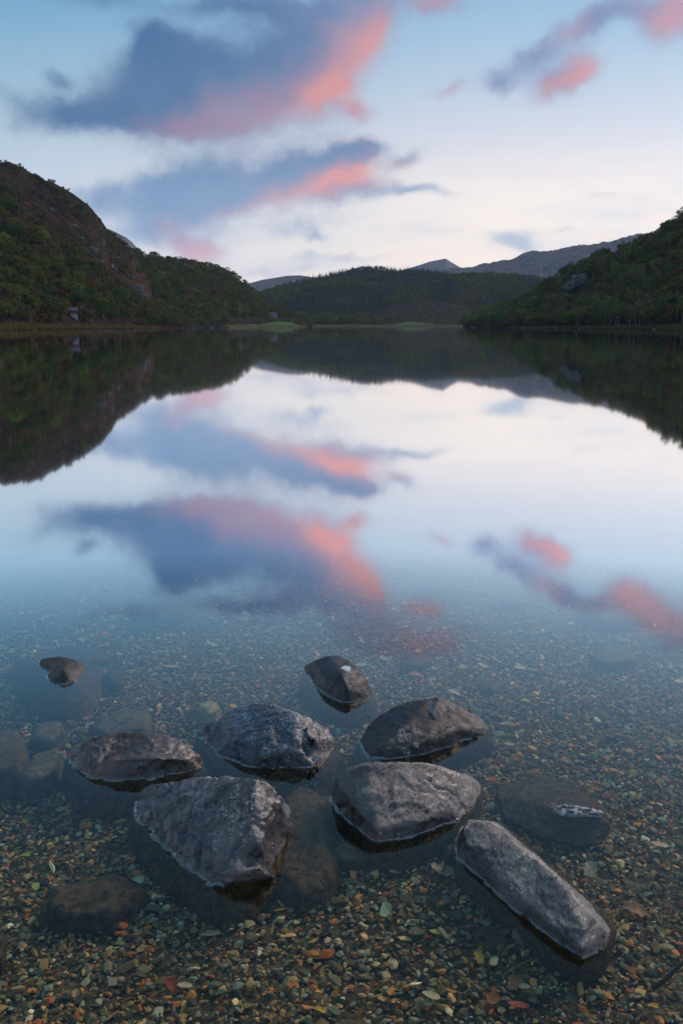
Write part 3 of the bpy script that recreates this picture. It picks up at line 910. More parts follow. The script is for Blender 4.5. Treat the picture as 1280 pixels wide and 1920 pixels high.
# drowned stones: outline in the photograph, depth of the top, label
SUNK = [
    ([(75, 1690), (95, 1660), (180, 1650), (240, 1655), (278, 1668), (250, 1700), (215, 1722), (110, 1725), (70, 1712)], -.075, .035, 'flat brown slab lying under water near the lower left corner', 'SUNK'),
    ([(520, 1560), (535, 1490), (560, 1475), (610, 1490), (625, 1560), (632, 1630), (610, 1665), (560, 1680), (500, 1655), (505, 1610)], -.055, .045, 'large brown sunken stone between the big angular and the broad mauve boulder', 'SUNK'),
    ([(620, 1600), (640, 1575), (690, 1590), (692, 1610), (640, 1618)], -.09, .03, 'small flat sunken stone below the broad mauve boulder', 'SUNK2'),
    ([(-40, 1400), (-30, 1370), (20, 1362), (48, 1385), (56, 1415), (40, 1440), (0, 1452), (-40, 1440)], -.03, .10, 'rounded grey stone just under water at the left edge', 'SUNK'),
    ([(34, 1455), (60, 1415), (110, 1398), (125, 1408), (110, 1440), (80, 1462), (45, 1470)], -.07, .04, 'olive flat stone under water left of the rusty boulder', 'SUNK2'),
    ([(50, 1385), (70, 1358), (115, 1350), (125, 1375), (90, 1395)], -.09, .03, 'dim olive stone under water above the rusty boulder', 'SUNK2'),
    ([(165, 1370), (185, 1340), (240, 1325), (285, 1335), (280, 1365), (200, 1385)], -.09, .03, 'dim grey stone under water behind the rusty boulder', 'SUNK2'),
    ([(367, 1330), (375, 1317), (395, 1314), (413, 1322), (412, 1335), (390, 1343)], -.08, .05, 'pale yellowish rounded stone beside the blue grey boulder', 'PALE'),
    ([(895, 1290), (898, 1272), (930, 1270), (938, 1285), (930, 1300)], -.11, .03, 'squarish grey sunken stone behind the lichen patched boulder', 'SUNK2'),
    ([(745, 1245), (760, 1228), (800, 1225), (812, 1238), (790, 1250), (755, 1252)], -.10, .03, 'dark oval sunken stone right of the egg-shaped boulder', 'SUNK'),
    ([(1105, 1232), (1115, 1216), (1150, 1210), (1190, 1222), (1197, 1236), (1160, 1242), (1120, 1242)], -.08, .05, 'grey oval sunken stone under the right pink reflection', 'SUNK2'),
    ([(1080, 1155), (1110, 1138), (1160, 1135), (1215, 1150), (1220, 1160), (1160, 1166), (1100, 1164)], -.12, .06, 'long dark sunken slab far out on the right', 'SUNK'),
    ([(1240, 1190), (1250, 1172), (1280, 1170), (1300, 1182), (1290, 1196), (1255, 1200)], -.10, .06, 'rounded brown sunken stone at the right edge', 'SUNK'),
    ([(262, 1140), (270, 1110), (300, 1098), (345, 1102), (372, 1120), (345, 1145), (300, 1156), (275, 1155)], -.10, .07, 'five sided dark sunken stone under the dark cloud reflection', 'SUNK'),
    ([(240, 1060), (260, 1045), (350, 1042), (370, 1055), (330, 1066), (260, 1070)], -.13, .05, 'flat sunken slab far out left of centre, nearest of that pavement', 'SUNK2'),
    ([(150, 1050), (170, 1035), (230, 1032), (250, 1042), (210, 1052), (165, 1058)], -.14, .05, 'sunken slab at the left end of the drowned pavement', 'SUNK'),
    ([(190, 1030), (220, 1008), (300, 1002), (335, 1015), (300, 1035), (230, 1038)], -.14, .06, 'wide sunken slab in the left half of the drowned pavement', 'SUNK'),
    ([(352, 1035), (375, 1020), (430, 1020), (445, 1032), (400, 1043), (365, 1043)], -.13, .05, 'wedge shaped pale sunken slab in the drowned pavement', 'SUNK2'),
    ([(415, 1050), (440, 1033), (520, 1035), (548, 1052), (510, 1064), (440, 1062)], -.13, .06, 'wide sunken slab at the right end of the drowned pavement', 'SUNK'),
    ([(452, 1022), (462, 1006), (490, 1001), (512, 1012), (500, 1026), (470, 1032)], -.10, .08, 'round pinkish sunken stone on the drowned pavement', 'SUNK2'),
    ([(370, 1008), (385, 994), (455, 992), (468, 1002), (430, 1010)], -.14, .06, 'long thin sunken slab behind the round pinkish stone', 'SUNK'),
    ([(230, 990), (260, 970), (350, 966), (365, 978), (310, 990)], -.15, .07, 'farthest wide slab of the drowned pavement', 'SUNK'),
    ([(60, 1235), (120, 1205), (190, 1212), (210, 1232), (160, 1245)], -.13, .05, 'low reddish sunken slab behind the small humped rock', 'SUNK'),
    ([(195, 1270), (205, 1245), (230, 1250), (235, 1275), (215, 1288)], -.12, .04, 'dark sunken stone right of the small humped rock', 'SUNK'),
    ([(700, 1060), (730, 1045), (765, 1052), (770, 1064), (720, 1070)], -.15, .05, 'grey sunken slab far out right of centre', 'SUNK2'),
    ([(870, 1000), (900, 983), (945, 985), (948, 997), (900, 1004)], -.15, .06, 'pale sunken slab far out in the middle right', 'SUNK2'),
    ([(785, 1100), (800, 1088), (835, 1090), (842, 1102), (805, 1106)], -.15, .04, 'small pale sunken stone far out right of centre', 'SUNK2'),
    ([(935, 1125), (950, 1108), (985, 1112), (990, 1125), (955, 1132)], -.15, .04, 'small grey sunken stone far out on the right', 'SUNK2'),
    ([(880, 1760), (890, 1735), (935, 1730), (965, 1755), (940, 1790), (900, 1790)], -.125, .01, 'dark brown flat stone half buried under the long slab', 'SUNK'),
    ([(-30, 1790), (-20, 1745), (10, 1742), (18, 1770), (8, 1800), (-20, 1805)], -.08, .03, 'brown sunken stone cut off by the left edge near the bottom', 'SUNK'),
    ([(828, 1590), (835, 1578), (852, 1576), (858, 1592), (848, 1606), (833, 1604)], -.09, .03, 'small brown stone at the upper end of the long slab', 'SUNK'),
    ([(170, 1655), (180, 1640), (215, 1640), (225, 1652), (200, 1660)], -.10, .02, 'small dark stone beside the flat slab at lower left', 'SUNK'),
]
M_SUNK = {'SUNK': M_R_SUNK, 'SUNK2': M_R_SUNK2,
          'PALE': rock_material('pale sunken stone', (.27, .25, .14), (.2, .2, .1), (.3, .3, .2), .8, warm=(.26, .2, .1), sunk=0.0, dry_amt=0.0, film=0.0)}
for i, (ol, zt, dome, lab, mk) in enumerate(SUNK):
    zt *= .70
    cxp, cyp = np.mean([p[0] for p in ol]), np.mean([p[1] for p in ol])
    top = [at(x, y, zt - .012) for x, y in ol]
    mid = [at(cxp + (x - cxp) * .72, cyp + (y - cyp) * .72, zt + .012) for x, y in ol]
    cen = np.mean(top, 0)
    low = []
    for p in top:
        v = p - cen
        q = cen + v * 1.10
        q[2] = float(bed_z(q[0], q[1])) - .03
        low.append(q)
    dist = float(cen[1])
    me = stone([top + mid + low], voxel=max(.008, .0035 * dist), smooth=3, amp=(.009 + .001 * dist, .003), seed=200 + i, cell=.10 + .02 * dist, name='sunken_stone')
    o = rebase(me, 'sunken_stone', M_SUNK[mk])
    tag(o, lab, 'stone', 'stones lying under water')

# white splash on the egg, cream lichen disc on the black boulder are crusts growing on the stone
def crust(owner, px, py, zguess, rad, m, name, seed, n=150, thr=0.0):
    dgs = dg()
    c = at(px, py, zguess)
    verts, faces = [], []
    rs = np.random.default_rng(seed)
    iw = owner.matrix_world.inverted()
    loc = Vector(owner.location)
    th = rs.uniform(0, 6.28, n)
    rd = np.sqrt(rs.uniform(0, 1, n)) * rad
    for t_, r_ in zip(th, rd):
        x, y = c[0] + math.cos(t_) * r_, c[1] + math.sin(t_) * r_
        if vnoise(np.array([[x * 45, y * 45, 0.3]]), seed)[0] < thr:
            continue
        hit, p, nn, _ = owner.ray_cast(Vector((x, y, 1.0)) - loc, Vector((0, 0, -1)))
        if not hit:
            continue
        s = rs.uniform(.0015, .0045)
        a = nn.orthogonal().normalized()
        b = nn.cross(a)
        k0 = len(verts)
        kk = 6
        ph = rs.uniform(0, 6.28)
        verts.append(p + nn * .0028)
        for k in range(kk):
            rk = s * rs.uniform(.6, 1.3)
            verts.append(p + a * math.cos(ph + k * 6.283 / kk) * rk + b * math.sin(ph + k * 6.283 / kk) * rk * .8 - nn * .0012)
        for k in range(kk):
            faces.append((k0, k0 + 1 + k, k0 + 1 + (k + 1) % kk))
    me = mesh_from(name, verts, faces)
    o = link(name, me, m, owner)
    o['kind'] = 'stuff'
    return o


M_LICH = simple('cream lichen', (.48, .40, .30), .9, .2, .35, 60)
M_LICHW = simple('white lichen', (.72, .72, .68), .9, .2, .2, 60)
M_LICHG = simple('blue grey lichen', (.30, .36, .38), .9, .2, .3, 60)
bpy.context.view_layer.update()
crust(ROCKS[3], 652, 1250, .09, .026, M_LICHW, 'white_lichen', 5, 420, .05)
crust(ROCKS[4], 768, 1350, .11, .048, M_LICH, 'cream_lichen', 6, 900, .05)
crust(ROCKS[4], 825, 1315, .12, .05, M_LICHG, 'grey_lichen', 7, 300, .2)
crust(ROCKS[0], 470, 1480, .19, .08, M_LICH, 'cream_lichen', 8, 700, .22)
crust(ROCKS[5], 745, 1500, .15, .07, M_LICH, 'cream_lichen', 9, 500, .25)
crust(ROCKS[2], 520, 1350, .16, .13, M_LICHG, 'grey_lichen', 10, 1300, .15)

# ------------------------------------------------------------------ meniscus: water creeping up the stones
def meniscus(o):
    bm = bmesh.new()
    bm.from_mesh(o.data)
    bmesh.ops.translate(bm, verts=bm.verts, vec=o.location)
    bmesh.ops.recalc_face_normals(bm, faces=bm.faces)
    bm.normal_update()
    r = bmesh.ops.bisect_plane(bm, geom=bm.verts[:] + bm.edges[:] + bm.faces[:], plane_co=(0, 0, 0.0005), plane_no=(0, 0, 1), clear_outer=False)
    bm.normal_update()
    cut = [e for e in r['geom_cut'] if isinstance(e, bmesh.types.BMEdge)]
    prof = [(-.0018, .0034), (-.0004, .0024), (.0012, .0014), (.0032, .0006), (.0065, -.0002)]
    verts, faces, idx, face = [], [], {}, {}
    for e in cut:
        ids = []
        for v in e.verts:
            if v not in idx:
                n = Vector((v.normal.x, v.normal.y, 0))
                n = n.normalized() if n.length > 1e-4 else Vector((0, -1, 0))
                idx[v] = len(verts)
                face[v] = n.x * .707 + n.y * .707
                k_ = .55 + .75 * abs(math.sin(v.co.x * 31 + 2 * math.sin(v.co.y * 47)))
                for (d, z) in prof:
                    verts.append((v.co.x + n.x * d * k_, v.co.y + n.y * d * k_, z * k_))
            ids.append(idx[v])
        a, b = ids
        if max(face[v] for v in e.verts) > -.05:
            continue
        for k in range(len(prof) - 1):
            faces.append((a + k, b + k, b + k + 1, a + k + 1))
    bm.free()
    if not faces:
        return
    me = mesh_from('meniscus', verts, faces)
    b2 = bmesh.new()
    b2.from_mesh(me)
    for f in b2.faces:
        f.normal_update()
        if f.normal.z < 0:
            f.normal_flip()
    b2.to_mesh(me)
    b2.free()
    m = link('meniscus', me, M_FILM, lake)


for o in ROCKS:
    meniscus(o)


# ------------------------------------------------------------------ scattering by geometry nodes (stuff only)
def scatter(name, pts, rot, scl, protos, parent=None, label=None):
    coll = bpy.data.collections.new(name + '_kinds')
    for p in protos:
        coll.objects.link(p)
    me = bpy.data.meshes.new(name)
    n = len(pts)
    me.vertices.add(n)
    me.vertices.foreach_set('co', np.asarray(pts, np.float32).reshape(-1))
    for an, ty, key, arr in (('turn', 'FLOAT_VECTOR', 'vector', rot), ('size', 'FLOAT_VECTOR', 'vector', scl)):
        a = me.attributes.new(an, ty, 'POINT')
        a.data.foreach_set(key, np.asarray(arr, np.float32).reshape(-1))
    a = me.attributes.new('pick', 'INT', 'POINT')
    a.data.foreach_set('value', rng.integers(0, len(protos), n).astype(np.int32))
    me.update()
    o = bpy.data.objects.new(name, me)
    COL.objects.link(o)
    ng = bpy.data.node_groups.new(name, 'GeometryNodeTree')
    ng.interface.new_socket('Geometry', in_out='INPUT', socket_type='NodeSocketGeometry')
    ng.interface.new_socket('Geometry', in_out='OUTPUT', socket_type='NodeSocketGeometry')
    N, L = ng.nodes, ng.links
    gi, go = N.new('NodeGroupInput'), N.new('NodeGroupOutput')
    ip = N.new('GeometryNodeInstanceOnPoints')
    ci = N.new('GeometryNodeCollectionInfo')
    ci.inputs['Collection'].default_value = coll
    ci.inputs['Separate Children'].default_value = True
    ci.inputs['Reset Children'].default_value = True

    def attr(nm, ty):
        q = N.new('GeometryNodeInputNamedAttribute')
        q.data_type = ty
        q.inputs['Name'].default_value = nm
        return q.outputs['Attribute']
    er = N.new('FunctionNodeEulerToRotation')
    L.new(attr('turn', 'FLOAT_VECTOR'), er.inputs[0])
    L.new(gi.outputs[0], ip.inputs['Points'])
    L.new(ci.outputs[0], ip.inputs['Instance'])
    ip.inputs['Pick Instance'].default_value = True
    L.new(attr('pick', 'INT'), ip.inputs['Instance Index'])
    L.new(er.outputs[0], ip.inputs['Rotation'])
    L.new(attr('size', 'FLOAT_VECTOR'), ip.inputs['Scale'])
    L.new(ip.outputs[0], go.inputs[0])
    md = o.modifiers.new('scatter', 'NODES')
    md.node_group = ng
    o['kind'] = 'stuff'
    if label:
        o['label'] = label
    if parent is not None:
        o.parent = parent
    return o


def proto(name, me):
    return bpy.data.objects.new(name, me)


# ------------------------------------------------------------------ pebbles
def chip(seed, flat):
    rs = np.random.default_rng(seed)
    n = rs.integers(10, 20)
    v = rs.normal(size=(n, 3))
    v /= np.linalg.norm(v, axis=1, keepdims=True)
    v *= np.array([1.0, rs.uniform(.55, .95), flat]) * rs.uniform(.85, 1.1, (n, 1))
    me = hull_mesh('pebble', v * .5)
    bm = bmesh.new()
    bm.from_mesh(me)
    bmesh.ops.bevel(bm, geom=bm.edges[:], offset=.035, segments=1, affect='EDGES', clamp_overlap=True)
    bmesh.ops.recalc_face_normals(bm, faces=bm.faces)
    bm.to_mesh(me)
    bm.free()
    me.materials.append(M_PEB)
    me.shade_flat()
    return me


CHIPS = [chip(i, f) for i, f in enumerate(np.linspace(.22, .6, 14))]


def pebble_field(n, y0, y1, mu, sg, lo, hi, lift):
    y = np.sqrt(rng.uniform(y0 ** 2, y1 ** 2, n))
    x = rng.uniform(-1, 1, n) * (y * .41 + .25)
    s = np.clip(np.exp(rng.normal(math.log(mu), sg, n)), lo, hi)
    z = bed_z(x, y) + s * .12 + rng.uniform(0, lift, n)
    rot = np.stack([rng.normal(0, .30, n), rng.normal(0, .30, n), rng.uniform(0, 6.283, n)], -1)
    scl = s[:, None] * np.stack([rng.uniform(.9, 1.35, n), rng.uniform(.8, 1.1, n), rng.uniform(.8, 1.2, n)], -1)
    return np.stack([x, y, z], -1), rot, scl


A = pebble_field(74000, 1.35, 4.4, .0118, .48, .0045, .038, .014)
B = pebble_field(34000, 4.2, 10.0, .022, .35, .010, .05, .012)
gravel = scatter('gravel', np.concatenate([A[0], B[0]]), np.concatenate([A[1], B[1]]), np.concatenate([A[2], B[2]]), [proto('pebble_kind', m) for m in CHIPS], lake_bed,
                 'multicoloured gravel covering the lake bed')
# the 290 stones of the bed that show largest
pp = pebble_field(290, 1.45, 3.3, .030, .28, .022, .056, .004)
for k in range(290):
    o = bpy.data.objects.new('pebble', CHIPS[k % len(CHIPS)])
    COL.objects.link(o)
    o.parent = lake_bed
    o.location = pp[0][k] + np.array([0, 0, .014])
    o.rotation_euler = pp[1][k]
    o.scale = pp[2][k]


# ------------------------------------------------------------------ fallen leaves
def leaf_mesh(seed, lobed=False):
    rs = np.random.default_rng(seed)
    n = 9
    t = np.linspace(0, 1, n)
    wd = .30 * np.sin(np.pi * t ** .85) ** .8 * rs.uniform(.8, 1.15)
    if lobed:
        wd = wd * (1 + .45 * np.cos(t * 6.283 * 3.5))
    curl = rs.uniform(-.25, .3)
    verts, faces = [], []
    for i in range(n):
        z = curl * (t[i] - .5) ** 2 + rs.normal(0, .012)
        bend = .08 * math.sin(t[i] * 3 + seed)
        for s, dz in ((-1, .07), (-.5, .02), (0, 0), (.5, .025), (1, .06)):
            verts.append((bend + s * wd[i] + rs.normal(0, .006), t[i] - .5, z + dz * wd[i] * 3 * rs.uniform(.5, 1.4)))
    for i in range(n - 1):
        for k in range(4):
            a = i * 5 + k
            faces.append((a, a + 1, a + 6, a + 5))
    b = len(verts)
    verts += [(-.012, -.5, .0), (.012, -.5, .0), (.03, -.72, .03), (.01, -.72, .03)]
    faces.append((b, b + 1, b + 2, b + 3))
    return mesh_from('fallen_leaf', verts, faces)


def leaf_material(name, c, c2):
    m, T = mat(name)
    g = T.node('ShaderNodeTexCoord').outputs['Object']
    s = T.node('ShaderNodeSeparateXYZ')
    T.put(s.inputs[0], g)
    rib = T.rng(T.math('ABSOLUTE', s.outputs[0]), 0.0, 0.03)
    n = T.noise(g, 5, 4)
    cc = T.mix(T.rng(n, .4, .65), c, c2)
    cc = T.mix(T.math('SUBTRACT', 1.0, rib), cc, tuple(min(1, x * 1.5) for x in c))
    principled(T, cc, .55, .3)
    return m


LEAFM = {'pale': leaf_material('pale leaf', (.34, .34, .27), (.27, .24, .16)), 'green': leaf_material('green leaf', (.17, .27, .05), (.22, .27, .06)),
         'yellow': leaf_material('yellow leaf', (.42, .29, .05), (.33, .20, .04)), 'red': leaf_material('red leaf', (.26, .045, .025), (.20, .055, .03)),
         'orange': leaf_material('orange leaf', (.42, .16, .04), (.32, .12, .04)), 'brown': leaf_material('brown leaf', (.16, .085, .05), (.22, .13, .085)),
         'grey': leaf_material('grey leaf', (.26, .25, .22), (.18, .16, .14)), 'blue': leaf_material('mint leaf', (.30, .40, .26), (.25, .33, .20))}
LM = [(leaf_mesh(i), leaf_mesh(i + 40, True)) for i in range(6)]
LEAVES = [  # px, py, length in px, turn, colour, lobed, label
    (46, 1604, 26, 80, 'green', 0, 'bright green leaf near the left edge above the flat slab'),
    (70, 1661, 30, 20, 'green', 0, 'yellow green rounded leaf at the corner of the lower left slab'),
    (258, 1650, 34, 40, 'blue', 0, 'pale green leaf between the lower left slab and the big boulder'),
    (395, 1752, 40, 85, 'grey', 1, 'grey curled dead leaf left of centre near the bottom'),
    (723, 1706, 40, 10, 'blue', 0, 'pale green leaf standing on edge below the broad mauve boulder'),
    (815, 1748, 24, 80, 'green', 0, 'yellow green leaf left of the long slab'),
    (897, 1794, 30, 40, 'yellow', 1, 'crumpled yellow leaf below the long slab'),
    (808, 1866, 38, 60, 'pale', 0, 'whitish leaf near the bottom edge right of centre'),
    (971, 1886, 40, 80, 'red', 0, 'red oval leaf at the bottom right of centre'),
    (962, 1842, 34, 10, 'brown', 1, 'dark reddish leaf beside the white leaf at the bottom right'),
    (981, 1848, 28, 70, 'pale', 0, 'small whitish leaf beside the dark reddish leaf'),
    (924, 1870, 34, 50, 'orange', 0, 'rust coloured leaf at the bottom, left of the red oval leaf'),
    (1105, 1628, 48, 0, 'grey', 1, 'grey lobed oak leaf right of the long slab, upper end'),
    (1235, 1582, 36, 60, 'pale', 0, 'pale leaf by the right edge level with the slab'),
    (1190, 1705, 50, 70, 'brown', 1, 'brown ragged leaf on the right, beside the slab middle'),
    (921, 1462, 28, 85, 'red', 0, 'bright red leaf right of the broad mauve boulder'),
    (948, 1357, 26, 80, 'pale', 0, 'pale green leaf right of the lichen patched boulder'),
    (955, 1395, 24, 60, 'pale', 0, 'pale crumpled leaf below the pale green one on the right'),
    (970, 1420, 24, 10, 'red', 1, 'pinkish leaf above the submerged slab'),
    (1063, 1424, 30, 0, 'brown', 0, 'brown veined leaf above the submerged slab, right side'),
    (998, 1402, 20, 60, 'yellow', 1, 'small yellow leaf above the submerged slab'),
    (1102, 1359, 18, 70, 'green', 0, 'small lime leaf right of the lichen patched boulder'),
    (722, 1234, 28, 20, 'pale', 1, 'pale split leaf right of the egg-shaped boulder'),
    (676, 1246, 26, 85, 'pale', 0, 'cream leaf just right of the egg-shaped boulder'),
    (780, 1266, 34, 80, 'red', 0, 'dark red leaf right of the egg-shaped boulder'),
    (865, 1252, 26, 70, 'pale', 0, 'pale leaf in the drift of leaves, top right of centre'),
    (905, 1248, 24, 80, 'pale', 0, 'pale leaf at the left of the right hand drift'),
    (975, 1252, 28, 75, 'pale', 0, 'largest white leaf of the right hand drift'),
    (998, 1256, 24, 60, 'pale', 0, 'white leaf beside the largest of the drift'),
    (1022, 1272, 16, 80, 'green', 0, 'small green leaf right of the drift'),
    (850, 1298, 30, 60, 'pale', 0, 'cream leaf behind the lichen patched boulder'),
    (984, 1314, 20, 80, 'green', 0, 'lime leaf above the pale green one on the right'),
    (320, 1250, 30, 80, 'pale', 0, 'white leaf left of the egg-shaped boulder'),
    (268, 1349, 22, 60, 'pale', 0, 'white leaf above the rusty boulder'),
    (126, 1398, 18, 70, 'green', 0, 'small green leaf at the left tip of the rusty boulder'),
    (65, 1412, 30, 70, 'pale', 0, 'torn pale leaf above the olive flat stone'),
    (224, 1226, 14, 70, 'pale', 0, 'small white leaf right of the small humped rock'),
    (1168, 1200, 26, 75, 'green', 0, 'green leaf far out near the right edge'),
    (345, 1847, 34, 80, 'pale', 0, 'yellowish white leaf near the bottom left of centre'),
    (320, 1846, 34, 40, 'red', 0, 'dark red leaf beside the yellowish white leaf'),
    (1273, 1278, 24, 85, 'pale', 0, 'white leaf at the right edge of the frame'),
    (1222, 1886, 26, 30, 'yellow', 0, 'ochre leaf by the lower right corner'),
    (600, 1894, 26, 60, 'yellow', 1, 'golden leaf at the bottom edge in the middle'),
    (830, 1630, 50, 60, 'grey', 1, 'long grey leaf at the upper end of the long slab'),
]


def put_leaf(px, py, L, turn, colr, lob, label, group):
    p = at(px, py, -.10)
    zb = float(bed_z(p[0], p[1])) + .024
    p = at(px, py, zb)
    zb = float(bed_z(p[0], p[1])) + .026
    p = at(px, py, zb)
    dist = math.sqrt(p[0] ** 2 + p[1] ** 2 + (CAM_H - zb) ** 2)
    src = LM[(px * 7 + py) % 6][lob]
    key = src.name + colr
    me = bpy.data.meshes.get(key)
    if me is None:
        me = src.copy()
        me.name = key
        me.materials.clear()
        me.materials.append(LEAFM[colr])
        me.shade_smooth()
    o = bpy.data.objects.new('fallen_leaf', me)
    COL.objects.link(o)
    s = L / F * dist * .90
    o.location = p
    o.scale = (s, s, s)
    o.rotation_euler = (rng.normal(0, .15), rng.normal(0, .2), R(turn) + rng.normal(0, .1))
    tag(o, label, 'leaf', group)


for lf in LEAVES:
    put_leaf(*lf, 'fallen leaves on the lake bed')
SMALL = {'pale': 'small pale leaf on the gravel', 'orange': 'small orange leaf on the gravel', 'green': 'small green leaf on the gravel',
         'red': 'small red leaf on the gravel', 'yellow': 'small yellow leaf on the gravel'}
def spot(px, py):
    if py < 1300:
        return ' behind the left hand boulders' if px < 450 else (' around the egg-shaped boulder' if px < 800 else (' behind the lichen patched boulder' if px < 1020 else ' far out on the right'))
    return ' at the lower left' if px < 600 else ' at the lower right'


for k in range(130):
    if k < 75:
        px, py = int(rng.normal(900, 190)), int(1195 + abs(rng.normal(0, 75)))
    elif k < 105:
        px, py = int(rng.uniform(10, 1270)), int(rng.uniform(1120, 1300))
    else:
        px, py = int(rng.uniform(10, 1270)), int(rng.uniform(1300, 1900))
    if not 0 < px < 1280:
        continue
    cn = rng.choice(['pale', 'pale', 'orange', 'orange', 'green', 'red', 'yellow', 'yellow'])
    put_leaf(px, py, float(rng.uniform(8, 15)), float(rng.uniform(0, 180)), str(cn), int(rng.random() < .2), SMALL[str(cn)] + spot(px, py), 'small fallen leaves on the lake bed')


# twigs and the weed tuft
def tube(name, pts, r0, r1, m, sides=6):
    verts, faces = [], []
    n = len(pts)
    for i, p in enumerate(pts):
        d = Vector(pts[min(i + 1, n - 1)]) - Vector(pts[max(i - 1, 0)])
        a = d.orthogonal().normalized()
        b = d.normalized().cross(a)
        r = r0 + (r1 - r0) * i / (n - 1)
        for k in range(sides):
            t = k * 6.283185 / sides
            verts.append(Vector(p) + a * math.cos(t) * r + b * math.sin(t) * r)
    for i in range(n - 1):
        for k in range(sides):
            faces.append((i * sides + k, i * sides + (k + 1) % sides, (i + 1) * sides + (k + 1) % sides, (i + 1) * sides + k))
    return verts, faces


M_TWIG = simple('pale dead stalk', (.20, .15, .08), .8, .2)
M_TWIGD = simple('dark twig', (.035, .026, .018), .8, .2)
for pts, m, r_, lab in (([(940, 1832, -.09), (960, 1815, -.085), (985, 1803, -.08), (1008, 1798, -.075)], M_TWIG, .0028, 'thin pale stalk lying below the long slab'),
                        ([(1222, 1855, -.08), (1245, 1838, -.06), (1268, 1815, -.04), (1300, 1790, -.02)], M_TWIGD, .006, 'dark mossy twig poking in at the lower right edge'),
                        ([(826, 1642, -.09), (832, 1628, -.07), (838, 1612, -.05)], M_TWIGD, .003, 'short dark twig at the upper end of the long slab')):
    v, f = tube('twig', P3(pts), r_, r_ * .6, m)
    o = link('twig', mesh_from('twig', v, f), m)
    tag(o, lab, 'twig')
v, f = [], []
base = at(648, 1565, -.09)
for k in range(90):
    b = base + np.array([rng.normal(0, .018), rng.normal(0, .02), 0])
    tip = b + np.array([rng.normal(-.005, .022), rng.normal(-.02, .02), rng.uniform(.03, .07)])
    w = .0012
    i0 = len(v)
    mid = (b + tip) / 2 + np.array([rng.normal(0, .006), 0, .006])
    v += [b - [w, 0, 0], b + [w, 0, 0], mid + [w * .8, 0, 0], mid - [w * .8, 0, 0], tip]
    f += [(i0, i0 + 1, i0 + 2, i0 + 3), (i0 + 3, i0 + 2, i0 + 4)]
o = link('water_weed', mesh_from('water_weed', v, f), simple('olive weed', (.13, .11, .03), .7, .2))
tag(o, 'olive tuft of water weed under the left edge of the broad mauve boulder', 'weed')
# ------------------------------------------------------------------ trees
def leaf_mat(name, stops, rough=.7):
    m, T = mat(name)
    oi = T.node('ShaderNodeObjectInfo')
    g = T.node('ShaderNodeTexCoord').outputs['Object']
    c = T.ramp(oi.outputs['Random'], stops)
    n = T.noise(g, .8, 3)
    c = T.mix(T.rng(n, .35, .65), T.mix(.45, c, (0, 0, 0)), c)
    b = T.node('ShaderNodeBsdfDiffuse')
    T.put(b.inputs[0], c)
    t = T.node('ShaderNodeBsdfTranslucent')
    T.put(t.inputs[0], c)
    mx = T.node('ShaderNodeMixShader')
    mx.inputs[0].default_value = .25
    T.put(mx.inputs[1], b.outputs[0])
    T.put(mx.inputs[2], t.outputs[0])
    o = T.node('ShaderNodeOutputMaterial')
    T.put(o.inputs[0], mx.outputs[0])
    return m


M_OAK = leaf_mat('oak leaves', [(0, (0.072, 0.130, 0.042)), (.3, (0.105, 0.157, 0.046)), (.55, (0.157, 0.167, 0.050)), (.75, (0.178, 0.130, 0.050)), (.9, (0.209, 0.273, 0.062)), (1, (0.157, 0.088, 0.046))])
M_BIRCHL = leaf_mat('birch leaves', [(0, (0.115, 0.178, 0.062)), (.4, (0.157, 0.167, 0.073)), (.7, (0.178, 0.126, 0.072)), (1, (0.105, 0.198, 0.058))])
M_AUT = leaf_mat('autumn twigs', [(0, (0.157, 0.095, 0.062)), (.5, (0.188, 0.105, 0.084)), (1, (0.126, 0.088, 0.062))])
M_CON = leaf_mat('conifer needles', [(0, (0.048, 0.106, 0.086)), (.5, (0.068, 0.134, 0.109)), (1, (0.095, 0.153, 0.109))])
M_BUSH = leaf_mat('bush leaves', [(0, (0.105, 0.178, 0.053)), (.5, (0.136, 0.157, 0.053)), (1, (0.167, 0.136, 0.062))])
M_BARK = simple('dark bark', (.040, .032, .026), .9, .1)
M_BARKB = simple('pale birch bark', (.26, .24, .22), .8, .2, .4, 3)


